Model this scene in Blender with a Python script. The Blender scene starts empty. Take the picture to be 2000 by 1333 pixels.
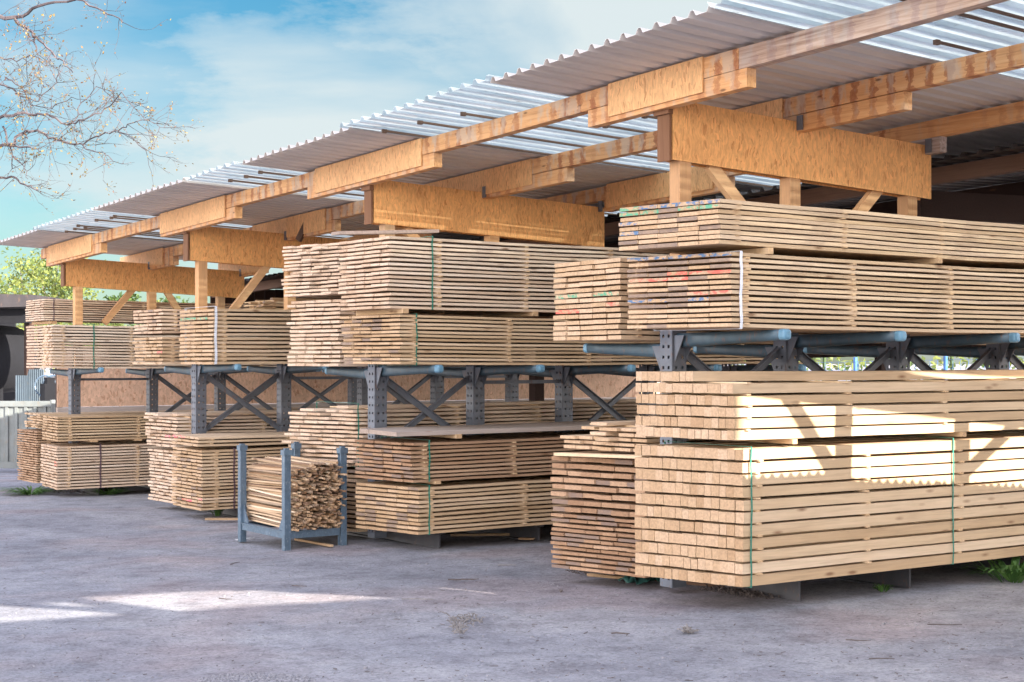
import bpy, bmesh, math, random
from mathutils import Vector, noise
R = math.radians
sc = bpy.context.scene
COL = sc.collection

# ------------------------------------------------------------------ camera, sky, sun, exposure
FPX, HOR, CAMZ = 2969.0, 705.0, 1.7        # focal length in photo pixels, horizon row, eye height
FX, FY = 0.568, 0.823                      # viewing direction in the yard's own axes
cam = bpy.data.cameras.new('camera'); co = bpy.data.objects.new('camera', cam); COL.objects.link(co)
co.location = (0, 0, CAMZ); co.rotation_euler = (R(90), 0, -math.atan2(FX, FY))
cam.sensor_width = 36; cam.lens = 36*FPX/2000; cam.shift_y = 38.5/2000
cam.clip_start = 0.1; cam.clip_end = 3000
sc.camera = co
SUN = Vector((0.35, -1.0, 0.5)).normalized()
W = bpy.data.worlds.new("World"); sc.world = W; W.use_nodes = True
nt = W.node_tree; nt.nodes.clear()
def N(t, typ, **kw):
    n = t.nodes.new(typ)
    for k, v in kw.items(): setattr(n, k, v)
    return n
sky = N(nt, 'ShaderNodeTexSky', sky_type='NISHITA'); sky.sun_disc = False
sky.sun_elevation = math.asin(SUN.z); sky.sun_rotation = math.atan2(SUN.x, SUN.y)
sky.air_density = 1.0; sky.dust_density = 0.6; sky.ozone_density = 2.2
tc = N(nt, 'ShaderNodeTexCoord')
mp = N(nt, 'ShaderNodeMapping'); mp.inputs['Scale'].default_value = (1.4, 1.4, 4.2); mp.inputs['Rotation'].default_value = (0.25, 0.1, 0.6)
ns = N(nt, 'ShaderNodeTexNoise'); ns.inputs['Scale'].default_value = 2.3; ns.inputs['Detail'].default_value = 7; ns.inputs['Roughness'].default_value = .5; ns.inputs['Distortion'].default_value = .4
cr = N(nt, 'ShaderNodeValToRGB'); cr.color_ramp.elements[0].position = .485; cr.color_ramp.elements[1].position = .78
cr.color_ramp.elements[1].color = (.95, .95, .95, 1)
mx = N(nt, 'ShaderNodeMixRGB'); mx.inputs['Color2'].default_value = (2.0, 2.22, 2.25, 1)
bg = N(nt, 'ShaderNodeBackground'); bg.inputs['Strength'].default_value = 0.10
out = N(nt, 'ShaderNodeOutputWorld')
nt.links.new(tc.outputs['Generated'], mp.inputs['Vector']); nt.links.new(mp.outputs[0], ns.inputs['Vector'])
lob = []
dn = N(nt, 'ShaderNodeTexNoise'); dn.inputs['Scale'].default_value = 5.5; dn.inputs['Detail'].default_value = 9; dn.inputs['Roughness'].default_value = .62; nt.links.new(mp.outputs[0], dn.inputs['Vector'])
dsub = N(nt, 'ShaderNodeVectorMath', operation='SUBTRACT'); dsub.inputs[1].default_value = (.5, .5, .5); nt.links.new(dn.outputs['Color'], dsub.inputs[0])
dsc = N(nt, 'ShaderNodeVectorMath', operation='MULTIPLY'); dsc.inputs[1].default_value = (.34, .34, .26); nt.links.new(dsub.outputs[0], dsc.inputs[0])
dad = N(nt, 'ShaderNodeVectorMath', operation='ADD'); nt.links.new(tc.outputs['Generated'], dad.inputs[0]); nt.links.new(dsc.outputs[0], dad.inputs[1])
dnm = N(nt, 'ShaderNodeVectorMath', operation='NORMALIZE'); nt.links.new(dad.outputs[0], dnm.inputs[0])
for px_, py_, c0_, wt in ((1060, 110, .986, .34), (660, 215, .990, .27), (1300, 20, .988, .24), (330, 150, .990, .14)):
    r_ = (px_-1000)/FPX; v_ = Vector((FX+FY*r_, FY-FX*r_, (HOR-py_)/FPX)).normalized()
    cd = N(nt, 'ShaderNodeVectorMath', operation='DOT_PRODUCT'); cd.inputs[1].default_value = v_; nt.links.new(dnm.outputs[0], cd.inputs[0])
    cdr = N(nt, 'ShaderNodeMapRange', interpolation_type='SMOOTHSTEP'); cdr.inputs[1].default_value = c0_; cdr.inputs[2].default_value = 1.0; cdr.inputs[3].default_value = 0; cdr.inputs[4].default_value = wt; nt.links.new(cd.outputs['Value'], cdr.inputs[0]); lob.append(cdr)
while len(lob) > 1:
    a_ = lob.pop(); b_ = lob.pop(); m_ = N(nt, 'ShaderNodeMath', operation='MAXIMUM'); nt.links.new(a_.outputs[0], m_.inputs[0]); nt.links.new(b_.outputs[0], m_.inputs[1]); lob.insert(0, m_)
cdr = lob[0]
cad = N(nt, 'ShaderNodeMath', operation='ADD'); nt.links.new(ns.outputs['Fac'], cad.inputs[0]); nt.links.new(cdr.outputs[0], cad.inputs[1])
nt.links.new(cad.outputs[0], cr.inputs[0]); nt.links.new(cr.outputs[0], mx.inputs['Fac'])
# deeper teal blue overhead, milky towards the horizon
sxyz = N(nt, 'ShaderNodeSeparateXYZ'); nt.links.new(tc.outputs['Generated'], sxyz.inputs[0])
tint = N(nt, 'ShaderNodeValToRGB'); te = tint.color_ramp.elements; te[0].position = 0.0; te[0].color = (.26, .30, .30, 1); te[1].position = .26; te[1].color = (.11, .31, .345, 1)
te.new(.10).color = (.26, .335, .32, 1)
nt.links.new(sxyz.outputs[2], tint.inputs[0])
tm = N(nt, 'ShaderNodeMixRGB', blend_type='MULTIPLY'); tm.inputs['Fac'].default_value = 1
nt.links.new(sky.outputs[0], tm.inputs['Color1']); nt.links.new(tint.outputs[0], tm.inputs['Color2'])
nt.links.new(tm.outputs[0], mx.inputs['Color1'])
# added unseen cloud bank round the sun, brightest low down, to lift the shade
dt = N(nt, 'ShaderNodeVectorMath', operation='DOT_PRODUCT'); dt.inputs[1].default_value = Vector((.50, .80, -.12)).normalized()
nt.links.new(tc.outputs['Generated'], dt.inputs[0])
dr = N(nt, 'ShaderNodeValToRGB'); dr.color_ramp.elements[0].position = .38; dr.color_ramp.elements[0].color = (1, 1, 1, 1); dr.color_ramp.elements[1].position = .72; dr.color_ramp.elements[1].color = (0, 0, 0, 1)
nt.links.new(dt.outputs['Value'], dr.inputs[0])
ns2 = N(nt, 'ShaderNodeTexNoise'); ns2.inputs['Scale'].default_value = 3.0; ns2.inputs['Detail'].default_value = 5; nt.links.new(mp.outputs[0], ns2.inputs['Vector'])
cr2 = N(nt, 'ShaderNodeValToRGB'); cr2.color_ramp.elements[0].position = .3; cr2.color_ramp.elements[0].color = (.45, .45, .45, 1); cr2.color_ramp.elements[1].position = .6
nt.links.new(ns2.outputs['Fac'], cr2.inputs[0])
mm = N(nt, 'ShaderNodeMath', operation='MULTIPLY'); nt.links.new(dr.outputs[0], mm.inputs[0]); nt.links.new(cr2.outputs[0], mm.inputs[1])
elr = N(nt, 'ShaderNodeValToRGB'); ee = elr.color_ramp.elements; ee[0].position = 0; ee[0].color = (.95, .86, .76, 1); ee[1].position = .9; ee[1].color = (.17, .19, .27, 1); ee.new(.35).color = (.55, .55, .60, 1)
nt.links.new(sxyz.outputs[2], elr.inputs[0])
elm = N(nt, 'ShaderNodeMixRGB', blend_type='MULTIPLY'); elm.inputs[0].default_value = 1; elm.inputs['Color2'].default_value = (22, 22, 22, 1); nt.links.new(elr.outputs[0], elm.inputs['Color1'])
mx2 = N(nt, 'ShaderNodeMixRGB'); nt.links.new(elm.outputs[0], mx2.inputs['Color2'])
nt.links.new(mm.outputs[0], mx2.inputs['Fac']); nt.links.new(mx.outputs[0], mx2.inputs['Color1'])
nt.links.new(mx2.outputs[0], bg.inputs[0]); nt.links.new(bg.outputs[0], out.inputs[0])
sl = bpy.data.lights.new('sun', 'SUN'); sl.energy = 5.0; sl.angle = R(0.35); sl.color = (1, .93, .82)
so = bpy.data.objects.new('sun', sl); COL.objects.link(so); so.rotation_euler = (-SUN).to_track_quat('-Z', 'Y').to_euler()
so.location = SUN*40
sc.view_settings.view_transform = 'Standard'; sc.view_settings.look = 'None'; sc.view_settings.gamma = 1
sc.view_settings.exposure = 1.95
sc.render.engine = 'CYCLES'
sc.cycles.use_denoising = True
sc.cycles.max_bounces = 10; sc.cycles.diffuse_bounces = 5; sc.cycles.transparent_max_bounces = 16

# ------------------------------------------------------------------ helpers
def ray(px):
    r = (px-1000)/FPX
    return FX+FY*r, FY-FX*r
def atY(px, py, Y):                         # point on the plane y = Y seen at photo pixel px, py
    a, b = ray(px); Z = Y/b
    return Vector((a*Z, Y, CAMZ+(HOR-py)/FPX*Z))
def atX(px, py, X):
    a, b = ray(px); Z = X/a
    return Vector((X, b*Z, CAMZ+(HOR-py)/FPX*Z))
def atZ(px, py, Z):
    a, b = ray(px)
    return Vector((a*Z, b*Z, CAMZ+(HOR-py)/FPX*Z))
def gz(x, y):                               # ground height
    yy = min(max(y, -30), 70)
    return 0.05-0.017*(yy-7.5)
def onground(px, py):
    a, b = ray(px); Z = 10.0
    for _ in range(12): Z = (CAMZ-gz(a*Z, b*Z))/((py-HOR)/FPX)
    return Vector((a*Z, b*Z, gz(a*Z, b*Z)))
def zroof(x, y): return 3.77-0.03*(y-8.3)-0.04*(x-7)

class MB:
    def __init__(s): s.v = []; s.f = []; s.c = []; s.m = []; s.cur = (.5, .5, 0, 1); s.mi = 0; s.paint = {}; s.pcap = None
    def quad(s, a, b, c, d):
        n = len(s.v); s.v += [tuple(a), tuple(b), tuple(c), tuple(d)]; s.f.append((n, n+1, n+2, n+3)); s.c.append(s.cur); s.m.append(s.mi)
    def poly(s, pts):
        n = len(s.v); s.v += [tuple(p) for p in pts]; s.f.append(tuple(range(n, n+len(pts)))); s.c.append(s.cur); s.m.append(s.mi)
    def faces(s, verts, faces):
        n = len(s.v); s.v += [tuple(p) for p in verts]
        for f in faces: s.f.append(tuple(n+i for i in f)); s.c.append(s.cur); s.m.append(s.mi)
    def hexa(s, p):                          # 8 corners: 0-3 one end ring, 4-7 other end ring
        s.faces(p, [(3, 2, 1, 0), (4, 5, 6, 7), (0, 1, 5, 4), (1, 2, 6, 5), (2, 3, 7, 6), (3, 0, 4, 7)])
    def box(s, x0, x1, y0, y1, z0, z1):
        s.hexa([(x0, y0, z0), (x0, y1, z0), (x0, y1, z1), (x0, y0, z1), (x1, y0, z0), (x1, y1, z0), (x1, y1, z1), (x1, y0, z1)])
    def rings(s, rings, cap=True):
        k = len(rings[0]); n = len(s.v)
        for r in rings: s.v += [tuple(p) for p in r]
        for i in range(len(rings)-1):
            for j in range(k):
                a = n+i*k+j; b = n+i*k+(j+1) % k
                s.f.append((a, b, b+k, a+k)); s.c.append(s.cur); s.m.append(s.mi)
        if cap:
            if s.pcap: s.paint[len(s.f)] = s.pcap
            s.f.append(tuple(n+j for j in reversed(range(k)))); s.c.append(s.cur); s.m.append(s.mi)
            e = n+(len(rings)-1)*k; s.f.append(tuple(e+j for j in range(k))); s.c.append(s.cur); s.m.append(s.mi)
    def bar(s, a, b, w, h, up=(0, 0, 1), bev=0.0):      # rectangular bar from a to b
        a = Vector(a); b = Vector(b); d = (b-a).normalized(); u = Vector(up); sd = d.cross(u)
        if sd.length < 1e-4: sd = d.cross(Vector((1, 0, 0)))
        sd.normalize(); u = sd.cross(d).normalized()
        if bev: q = [(-w/2, -h/2+bev), (-w/2+bev, -h/2), (w/2-bev, -h/2), (w/2, -h/2+bev), (w/2, h/2-bev), (w/2-bev, h/2), (-w/2+bev, h/2), (-w/2, h/2-bev)]
        else: q = [(-w/2, -h/2), (w/2, -h/2), (w/2, h/2), (-w/2, h/2)]
        s.rings([[p+sd*x+u*y for x, y in q] for p in (a, b)])
    def tube(s, pts, rad, k=6, cap=True):
        pts = [Vector(p) for p in pts]; rs = []
        rad = rad if isinstance(rad, (list, tuple)) else [rad]*len(pts)
        prev = None
        for i, p in enumerate(pts):
            d = (pts[min(i+1, len(pts)-1)]-pts[max(i-1, 0)])
            if d.length < 1e-7: d = Vector((0, 0, 1))
            d.normalize()
            x = (prev - d*prev.dot(d)) if prev is not None else d.cross(Vector((0.31, 0.22, 0.93)))
            if x.length < 1e-5: x = d.cross(Vector((1, 0, 0)))
            x.normalize(); prev = x; y = d.cross(x)
            rs.append([p+(x*math.cos(t)+y*math.sin(t))*rad[i] for t in [2*math.pi*j/k for j in range(k)]])
        s.rings(rs, cap)
    def build(s, name, mats, parent=None, smooth=False, solid=0, solid_off=0):
        me = bpy.data.meshes.new(name); me.from_pydata(s.v, [], s.f)
        ca = me.color_attributes.new('tone', 'FLOAT_COLOR', 'CORNER')
        buf = []
        for f, c in zip(s.f, s.c): buf += list(c)*len(f)
        ca.data.foreach_set('color', buf)
        if s.paint:
            pa = me.color_attributes.new('paint', 'FLOAT_COLOR', 'CORNER'); buf = []
            for q, f in enumerate(s.f): buf += list(s.paint.get(q, (0, 0, 0, 0)))*len(f)
            pa.data.foreach_set('color', buf)
        mats = mats if isinstance(mats, (list, tuple)) else [mats]
        for m in mats: me.materials.append(m)
        if len(mats) > 1: me.polygons.foreach_set('material_index', s.m)
        if smooth: me.polygons.foreach_set('use_smooth', [True]*len(s.f))
        me.update()
        o = bpy.data.objects.new(name, me); COL.objects.link(o)
        if parent is not None:
            o.parent = parent; o.matrix_parent_inverse = parent.matrix_basis.inverted()
        if solid:
            md = o.modifiers.new('thickness', 'SOLIDIFY'); md.thickness = solid; md.offset = solid_off
        return o
def tag(o, label=None, cat=None, group=None, kind=None):
    if label: o['label'] = label
    if cat: o['category'] = cat
    if group: o['group'] = group
    if kind: o['kind'] = kind
    return o
def thing(name, loc, label, cat, group=None):
    o = bpy.data.objects.new(name, None); COL.objects.link(o); o.location = loc; o.empty_display_size = .2
    return tag(o, label, cat, group)
def jit(a): return random.uniform(-a, a)

# ------------------------------------------------------------------ materials
def mat(name):
    m = bpy.data.materials.new(name); m.use_nodes = True; t = m.node_tree
    b = t.nodes['Principled BSDF']
    return m, t, b
def noise_node(t, vec, scale, detail=4, rough=.55, dist=0):
    n = N(t, 'ShaderNodeTexNoise'); n.inputs['Scale'].default_value = scale; n.inputs['Detail'].default_value = detail
    n.inputs['Roughness'].default_value = rough; n.inputs['Distortion'].default_value = dist
    if vec is not None: t.links.new(vec, n.inputs['Vector'])
    return n
def mapping(t, vec, scale=(1, 1, 1), rot=(0, 0, 0), loc=(0, 0, 0)):
    m = N(t, 'ShaderNodeMapping'); m.inputs['Scale'].default_value = scale; m.inputs['Rotation'].default_value = rot; m.inputs['Location'].default_value = loc
    t.links.new(vec, m.inputs['Vector']); return m.outputs[0]
def ramp(t, fac, stops):
    r = N(t, 'ShaderNodeValToRGB'); e = r.color_ramp.elements
    while len(e) < len(stops): e.new(.5)
    for k, (p, c) in enumerate(stops):
        e[k].position = p; e[k].color = (c[0], c[1], c[2], 1) if isinstance(c, (tuple, list)) else (c, c, c, 1)
    t.links.new(fac, r.inputs[0]); return r.outputs[0]
def mixc(t, fac, a, b, mode='MIX'):
    m = N(t, 'ShaderNodeMixRGB', blend_type=mode)
    for i, v in ((0, fac), (1, a), (2, b)):
        if isinstance(v, (int, float)): m.inputs[i].default_value = v if i == 0 else (v, v, v, 1)
        elif isinstance(v, tuple): m.inputs[i].default_value = (v[0], v[1], v[2], 1)
        else: t.links.new(v, m.inputs[i])
    return m.outputs[0]
def math_n(t, op, a, b=None, c=None):
    m = N(t, 'ShaderNodeMath', operation=op)
    for i, v in enumerate((a, b, c)):
        if v is None: continue
        if isinstance(v, (int, float)): m.inputs[i].default_value = v
        else: t.links.new(v, m.inputs[i])
    return m.outputs[0]
def bump(t, b, h, strength=.3, dist=.01):
    n = N(t, 'ShaderNodeBump'); n.inputs['Strength'].default_value = strength; n.inputs['Distance'].default_value = dist
    t.links.new(h, n.inputs['Height']); t.links.new(n.outputs[0], b.inputs['Normal'])
def geo_pos(t):
    g = N(t, 'ShaderNodeNewGeometry'); return g.outputs['Position'], g.outputs['Normal']

def wood_mat(name, dark, mid, light, stain=(.15, .11, .09), axis='x', rough=.75, knots=True, endc=(.95, .86, .78)):
    m, t, b = mat(name)
    pos, nor = geo_pos(t)
    at = N(t, 'ShaderNodeAttribute', attribute_name='tone'); sp = N(t, 'ShaderNodeSeparateColor'); t.links.new(at.outputs['Color'], sp.inputs[0])
    base = ramp(t, sp.outputs[0], [(0, dark), (.5, mid), (1, light)])
    off = N(t, 'ShaderNodeCombineXYZ'); g10 = math_n(t, 'MULTIPLY', sp.outputs[1], 37.0)
    t.links.new(g10, off.inputs[0]); t.links.new(g10, off.inputs[1])
    add = N(t, 'ShaderNodeVectorMath', operation='ADD'); t.links.new(pos, add.inputs[0]); t.links.new(off.outputs[0], add.inputs[1])
    sc_ = {'x': (1.3, 34, 34), 'y': (34, 1.3, 34), 'z': (34, 34, 1.3)}[axis]
    gr = noise_node(t, mapping(t, add.outputs[0], sc_), 1.6, 5, .6, .6)
    col = mixc(t, .8, base, ramp(t, gr.outputs['Fac'], [(.25, .74), (.5, 1.0), (.75, 1.14)]), 'MULTIPLY')
    big = noise_node(t, mapping(t, add.outputs[0], tuple(max(.7, v*.06) for v in sc_)), 1.5, 3)
    col = mixc(t, .8, col, ramp(t, big.outputs['Fac'], [(.3, (.86, .80, .72)), (.6, (1.05, 1.03, 1.0))]), 'MULTIPLY')
    if knots:
        vo = N(t, 'ShaderNodeTexVoronoi'); vo.inputs['Scale'].default_value = 1.0
        t.links.new(mapping(t, add.outputs[0], {'x': (2.4, 8, 8), 'y': (8, 2.4, 8), 'z': (8, 8, 2.4)}[axis]), vo.inputs['Vector'])
        kf = ramp(t, vo.outputs['Distance'], [(.05, .8), (.09, .4), (.15, 0)])
        col = mixc(t, kf, col, (.16, .075, .035))
    # sawn ends: tighter, slightly duller
    ne = N(t, 'ShaderNodeSeparateXYZ'); t.links.new(nor, ne.inputs[0])
    ef = math_n(t, 'GREATER_THAN', math_n(t, 'ABSOLUTE', ne.outputs[{'x': 0, 'y': 1, 'z': 2}[axis]]), .75)
    eg = noise_node(t, add.outputs[0], 60, 3)
    ecol = mixc(t, 1, mixc(t, 1, base, ramp(t, eg.outputs['Fac'], [(.3, .72), (.7, 1.06)]), 'MULTIPLY'), endc, 'MULTIPLY')
    col = mixc(t, ef, col, ecol)
    stn = noise_node(t, mapping(t, pos, (3, 9, 9)), 2, 4)
    sf = math_n(t, 'MULTIPLY', sp.outputs[2], ramp(t, stn.outputs['Fac'], [(.3, .55), (.6, 1)]))
    col = mixc(t, sf, col, stain)
    pt = N(t, 'ShaderNodeAttribute', attribute_name='paint')
    pn = noise_node(t, mapping(t, pos, (20, 14, 30)), 1.2, 4, .7)
    pv = N(t, 'ShaderNodeSeparateColor'); t.links.new(pt.outputs['Color'], pv.inputs[0])
    pa = math_n(t, 'GREATER_THAN', math_n(t, 'ADD', pv.outputs[0], math_n(t, 'ADD', pv.outputs[1], pv.outputs[2])), .05)
    old_ = math_n(t, 'MULTIPLY', math_n(t, 'GREATER_THAN', pt.outputs['Alpha'], 1.5), ramp(t, pn.outputs['Fac'], [(.3, .45), (.6, .9)]))
    pf = math_n(t, 'MULTIPLY', pa, math_n(t, 'MAXIMUM', old_, ramp(t, pn.outputs['Fac'], [(.46, 0), (.56, .85)])))
    col = mixc(t, pf, col, pt.outputs['Color'])
    t.links.new(col, b.inputs['Base Color']); b.inputs['Roughness'].default_value = rough
    b.inputs['Specular IOR Level'].default_value = .25
    bump(t, b, gr.outputs['Fac'], .25, .004)
    return m
M = {}
M['pine'] = wood_mat('fresh_pine', (.32, .205, .115), (.52, .38, .245), (.68, .54, .41))
M['pine_y'] = wood_mat('fresh_pine_crosswise', (.42, .27, .15), (.58, .42, .26), (.70, .55, .38), axis='y')
M['timber'] = wood_mat('squared_pine', (.32, .20, .105), (.49, .36, .23), (.61, .48, .35), endc=(.96, .86, .80))
M['lath'] = wood_mat('weathered_lath', (.30, .17, .09), (.52, .37, .24), (.70, .58, .44), axis='y')
M['pine_pale'] = wood_mat('pale_pinkish_pine', (.38, .26, .18), (.58, .445, .335), (.72, .61, .51))
M['pine_red'] = wood_mat('reddish_rough_pine', (.22, .125, .075), (.41, .27, .175), (.60, .45, .33))
M['post'] = wood_mat('post_wood', (.44, .24, .12), (.62, .37, .19), (.68, .48, .30), axis='z', knots=False)
M['brace'] = wood_mat('brace_wood', (.44, .24, .12), (.62, .37, .19), (.70, .48, .28), axis='x', knots=False)
M['grey_x'] = wood_mat('grey_board', (.26, .21, .19), (.36, .30, .27), (.44, .38, .34))
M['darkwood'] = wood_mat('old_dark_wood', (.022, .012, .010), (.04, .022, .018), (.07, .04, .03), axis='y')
M['midwood'] = wood_mat('old_brown_wood', (.09, .05, .035), (.14, .08, .055), (.20, .12, .08), axis='y')

M['endwood'] = wood_mat('brown_end_wood', (.14, .07, .04), (.20, .10, .055), (.28, .14, .08), axis='z')
def beam_mat():
    m, t, b = mat('water_stained_beam'); pos, nor = geo_pos(t)
    gr = noise_node(t, mapping(t, pos, (30, 1.4, 30)), 1.5, 5, .6, .5)
    col = ramp(t, gr.outputs['Fac'], [(.25, (.44, .20, .08)), (.5, (.66, .34, .14)), (.78, (.74, .44, .22))])
    # damp scallops dripping from every rib of the roof
    at = N(t, 'ShaderNodeAttribute', attribute_name='tone'); sp = N(t, 'ShaderNodeSeparateColor'); t.links.new(at.outputs['Color'], sp.inputs[0])
    sy = N(t, 'ShaderNodeSeparateXYZ'); t.links.new(pos, sy.inputs[0])
    wb = noise_node(t, mapping(t, pos, (4, 9, 14)), 1.6, 5, .65)
    ph = math_n(t, 'MULTIPLY', math_n(t, 'ADD', sy.outputs[1], math_n(t, 'MULTIPLY', wb.outputs['Fac'], .16)), 2*math.pi/.171)
    wv = math_n(t, 'SINE', ph)
    gate = ramp(t, noise_node(t, mapping(t, pos, (1, 1.6, 1)), 1.3, 2).outputs['Fac'], [(.40, 0), (.50, 1)])
    wet = math_n(t, 'MULTIPLY', ramp(t, wv, [(.25, 0), (.45, .8), (.8, .65), (1, .9)]), gate)
    col = mixc(t, math_n(t, 'MULTIPLY', wet, sp.outputs[2]), col, (.30, .085, .03))
    pale = ramp(t, noise_node(t, mapping(t, pos, (2, 9, 4), loc=(3, 1, 0)), 1.1, 3).outputs['Fac'], [(.5, 0), (.6, .75)])
    col = mixc(t, math_n(t, 'MULTIPLY', pale, sp.outputs[2]), col, (.52, .40, .30))
    vo = N(t, 'ShaderNodeTexVoronoi'); vo.inputs['Scale'].default_value = 1; t.links.new(mapping(t, pos, (8, 2.6, 8)), vo.inputs['Vector'])
    col = mixc(t, ramp(t, vo.outputs['Distance'], [(.05, .8), (.1, 0)]), col, (.12, .05, .02))
    gy = ramp(t, sp.outputs[0], [(.0, 1), (.25, 0)])
    col = mixc(t, gy, col, ramp(t, gr.outputs['Fac'], [(.30, (.16, .12, .11)), (.5, (.36, .30, .28)), (.7, (.52, .45, .42))]))
    t.links.new(col, b.inputs['Base Color']); b.inputs['Roughness'].default_value = .7
    bump(t, b, gr.outputs['Fac'], .3, .004); return m
M['beam'] = beam_mat()

def osb_mat(name, tint, flat, big_=1.0):
    # strands: long slivers in mostly one direction; flat = which plane the board lies in
    m, t, b = mat(name); pos, nor = geo_pos(t)
    di = noise_node(t, pos, 5, 2); 
    wob = N(t, 'ShaderNodeVectorMath', operation='MULTIPLY_ADD'); t.links.new(di.outputs['Color'], wob.inputs[0]); wob.inputs[1].default_value = (.10, .10, .10); t.links.new(pos, wob.inputs[2])
    cols = []
    for k, (rot, scl) in enumerate(((.25, 1), (-.35, 1), (1.2, .9))):
        rv = (0, rot, 0) if flat == 'xz' else (rot, 0, 0)
        s3 = (75*scl*big_, 75*scl*big_, (17 if big_ == 1 else 40)*scl*big_)
        vo = N(t, 'ShaderNodeTexVoronoi'); vo.inputs['Scale'].default_value = 1
        t.links.new(mapping(t, wob.outputs[0], s3, rv, (k*3.1, k*1.7, 0)), vo.inputs['Vector'])
        s = N(t, 'ShaderNodeSeparateColor'); t.links.new(vo.outputs['Color'], s.inputs[0]); cols.append(s)
    f = mixc(t, math_n(t, 'GREATER_THAN', cols[0].outputs[1], .5), cols[0].outputs[0], cols[1].outputs[0])
    f = mixc(t, math_n(t, 'GREATER_THAN', cols[2].outputs[2], .72), f, cols[2].outputs[0])
    c0 = [tuple(v*k for v in tint) for k in (.66, .90, 1.0, 1.14)]; c0[0] = tuple(a*b for a, b in zip(tint, (.70, .56, .46)))
    col = ramp(t, f, [(0, c0[0]), (.13, c0[1]), (.6, c0[2]), (1, c0[3])])
    fs = noise_node(t, mapping(t, wob.outputs[0], (48, 48, 8)), 1.6, 5, .7)
    col = mixc(t, .9, col, ramp(t, fs.outputs['Fac'], [(.32, .74), (.5, 1.0), (.7, 1.12)]), 'MULTIPLY')
    big = noise_node(t, pos, 1.3, 3)
    col = mixc(t, .7, col, ramp(t, big.outputs['Fac'], [(.3, (.80, .74, .68)), (.65, (1.1, 1.08, 1.05))]), 'MULTIPLY')
    t.links.new(col, b.inputs['Base Color']); b.inputs['Roughness'].default_value = .62
    bump(t, b, f, .3, .003); return m
M['osb'] = osb_mat('osb_board', (.78, .405, .15), 'xz')
M['osb_side'] = osb_mat('osb_board_side', (.76, .44, .20), 'yz')
M['osb_pale'] = osb_mat('osb_pale_board', (.66, .43, .29), 'xz', .4)

def metal_mat(name, base, rust=(.16, .09, .06), rough=.5, metallic=.15, wear=.4, scale=6):
    m, t, b = mat(name); pos, nor = geo_pos(t)
    n = noise_node(t, pos, scale, 6, .65); col = mixc(t, .9, base, ramp(t, n.outputs['Fac'], [(.3, .72), (.7, 1.18)]), 'MULTIPLY')
    n2 = noise_node(t, mapping(t, pos, (1, 1, .5)), scale*4, 5, .7)
    col = mixc(t, math_n(t, 'MULTIPLY', ramp(t, n2.outputs['Fac'], [(.56, 0), (.66, 1)]), wear), col, rust)
    t.links.new(col, b.inputs['Base Color']); b.inputs['Roughness'].default_value = rough; b.inputs['Metallic'].default_value = metallic
    bump(t, b, n2.outputs['Fac'], .12, .003); return m
M['steel'] = metal_mat('grey_rack_steel', (.125, .14, .17), wear=.55)
M['arm'] = metal_mat('blue_rack_steel', (.055, .10, .135), wear=.7, rough=.42)
M['armcap'] = metal_mat('pale_blue_plastic', (.13, .28, .40), wear=.1, rough=.4)
M['galv'] = metal_mat('blue_grey_galvanised', (.10, .15, .205), rust=(.30, .33, .36), wear=.6, rough=.45, metallic=.3, scale=14)
M['ibeam'] = metal_mat('base_beam_steel', (.07, .07, .08), wear=.5)
def roof_mat():
    m, t, b = mat('sun_dimmed_corrugated_sheet'); pos, nor = geo_pos(t); sp = N(t, 'ShaderNodeSeparateXYZ'); t.links.new(nor, sp.inputs[0])
    n = noise_node(t, mapping(t, pos, (.5, 2, 1)), 1.5, 5, .6)
    und = mixc(t, 1, (.62, .58, .555), ramp(t, n.outputs['Fac'], [(.3, .85), (.7, 1.08)]), 'MULTIPLY')
    up = math_n(t, 'GREATER_THAN', sp.outputs[2], .05)         # upward faces darkened in colour so the sun does not whiten the ribs
    col = mixc(t, up, und, (.10, .10, .115)); t.links.new(col, b.inputs['Base Color']); b.inputs['Roughness'].default_value = .6; return m
M['roof'] = roof_mat()
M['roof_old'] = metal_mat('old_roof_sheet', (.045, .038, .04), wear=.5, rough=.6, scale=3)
M['gate'] = metal_mat('pale_ribbed_sheet', (.19, .205, .20), rust=(.22, .16, .10), wear=.35, scale=3)
M['bluesheet'] = metal_mat('blue_sheet', (.06, .085, .11), rust=(.16, .12, .07), wear=.35, scale=2)
M['black'] = metal_mat('black_paint_and_shade', (.005, .005, .008), wear=.0, rough=.9)
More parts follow.
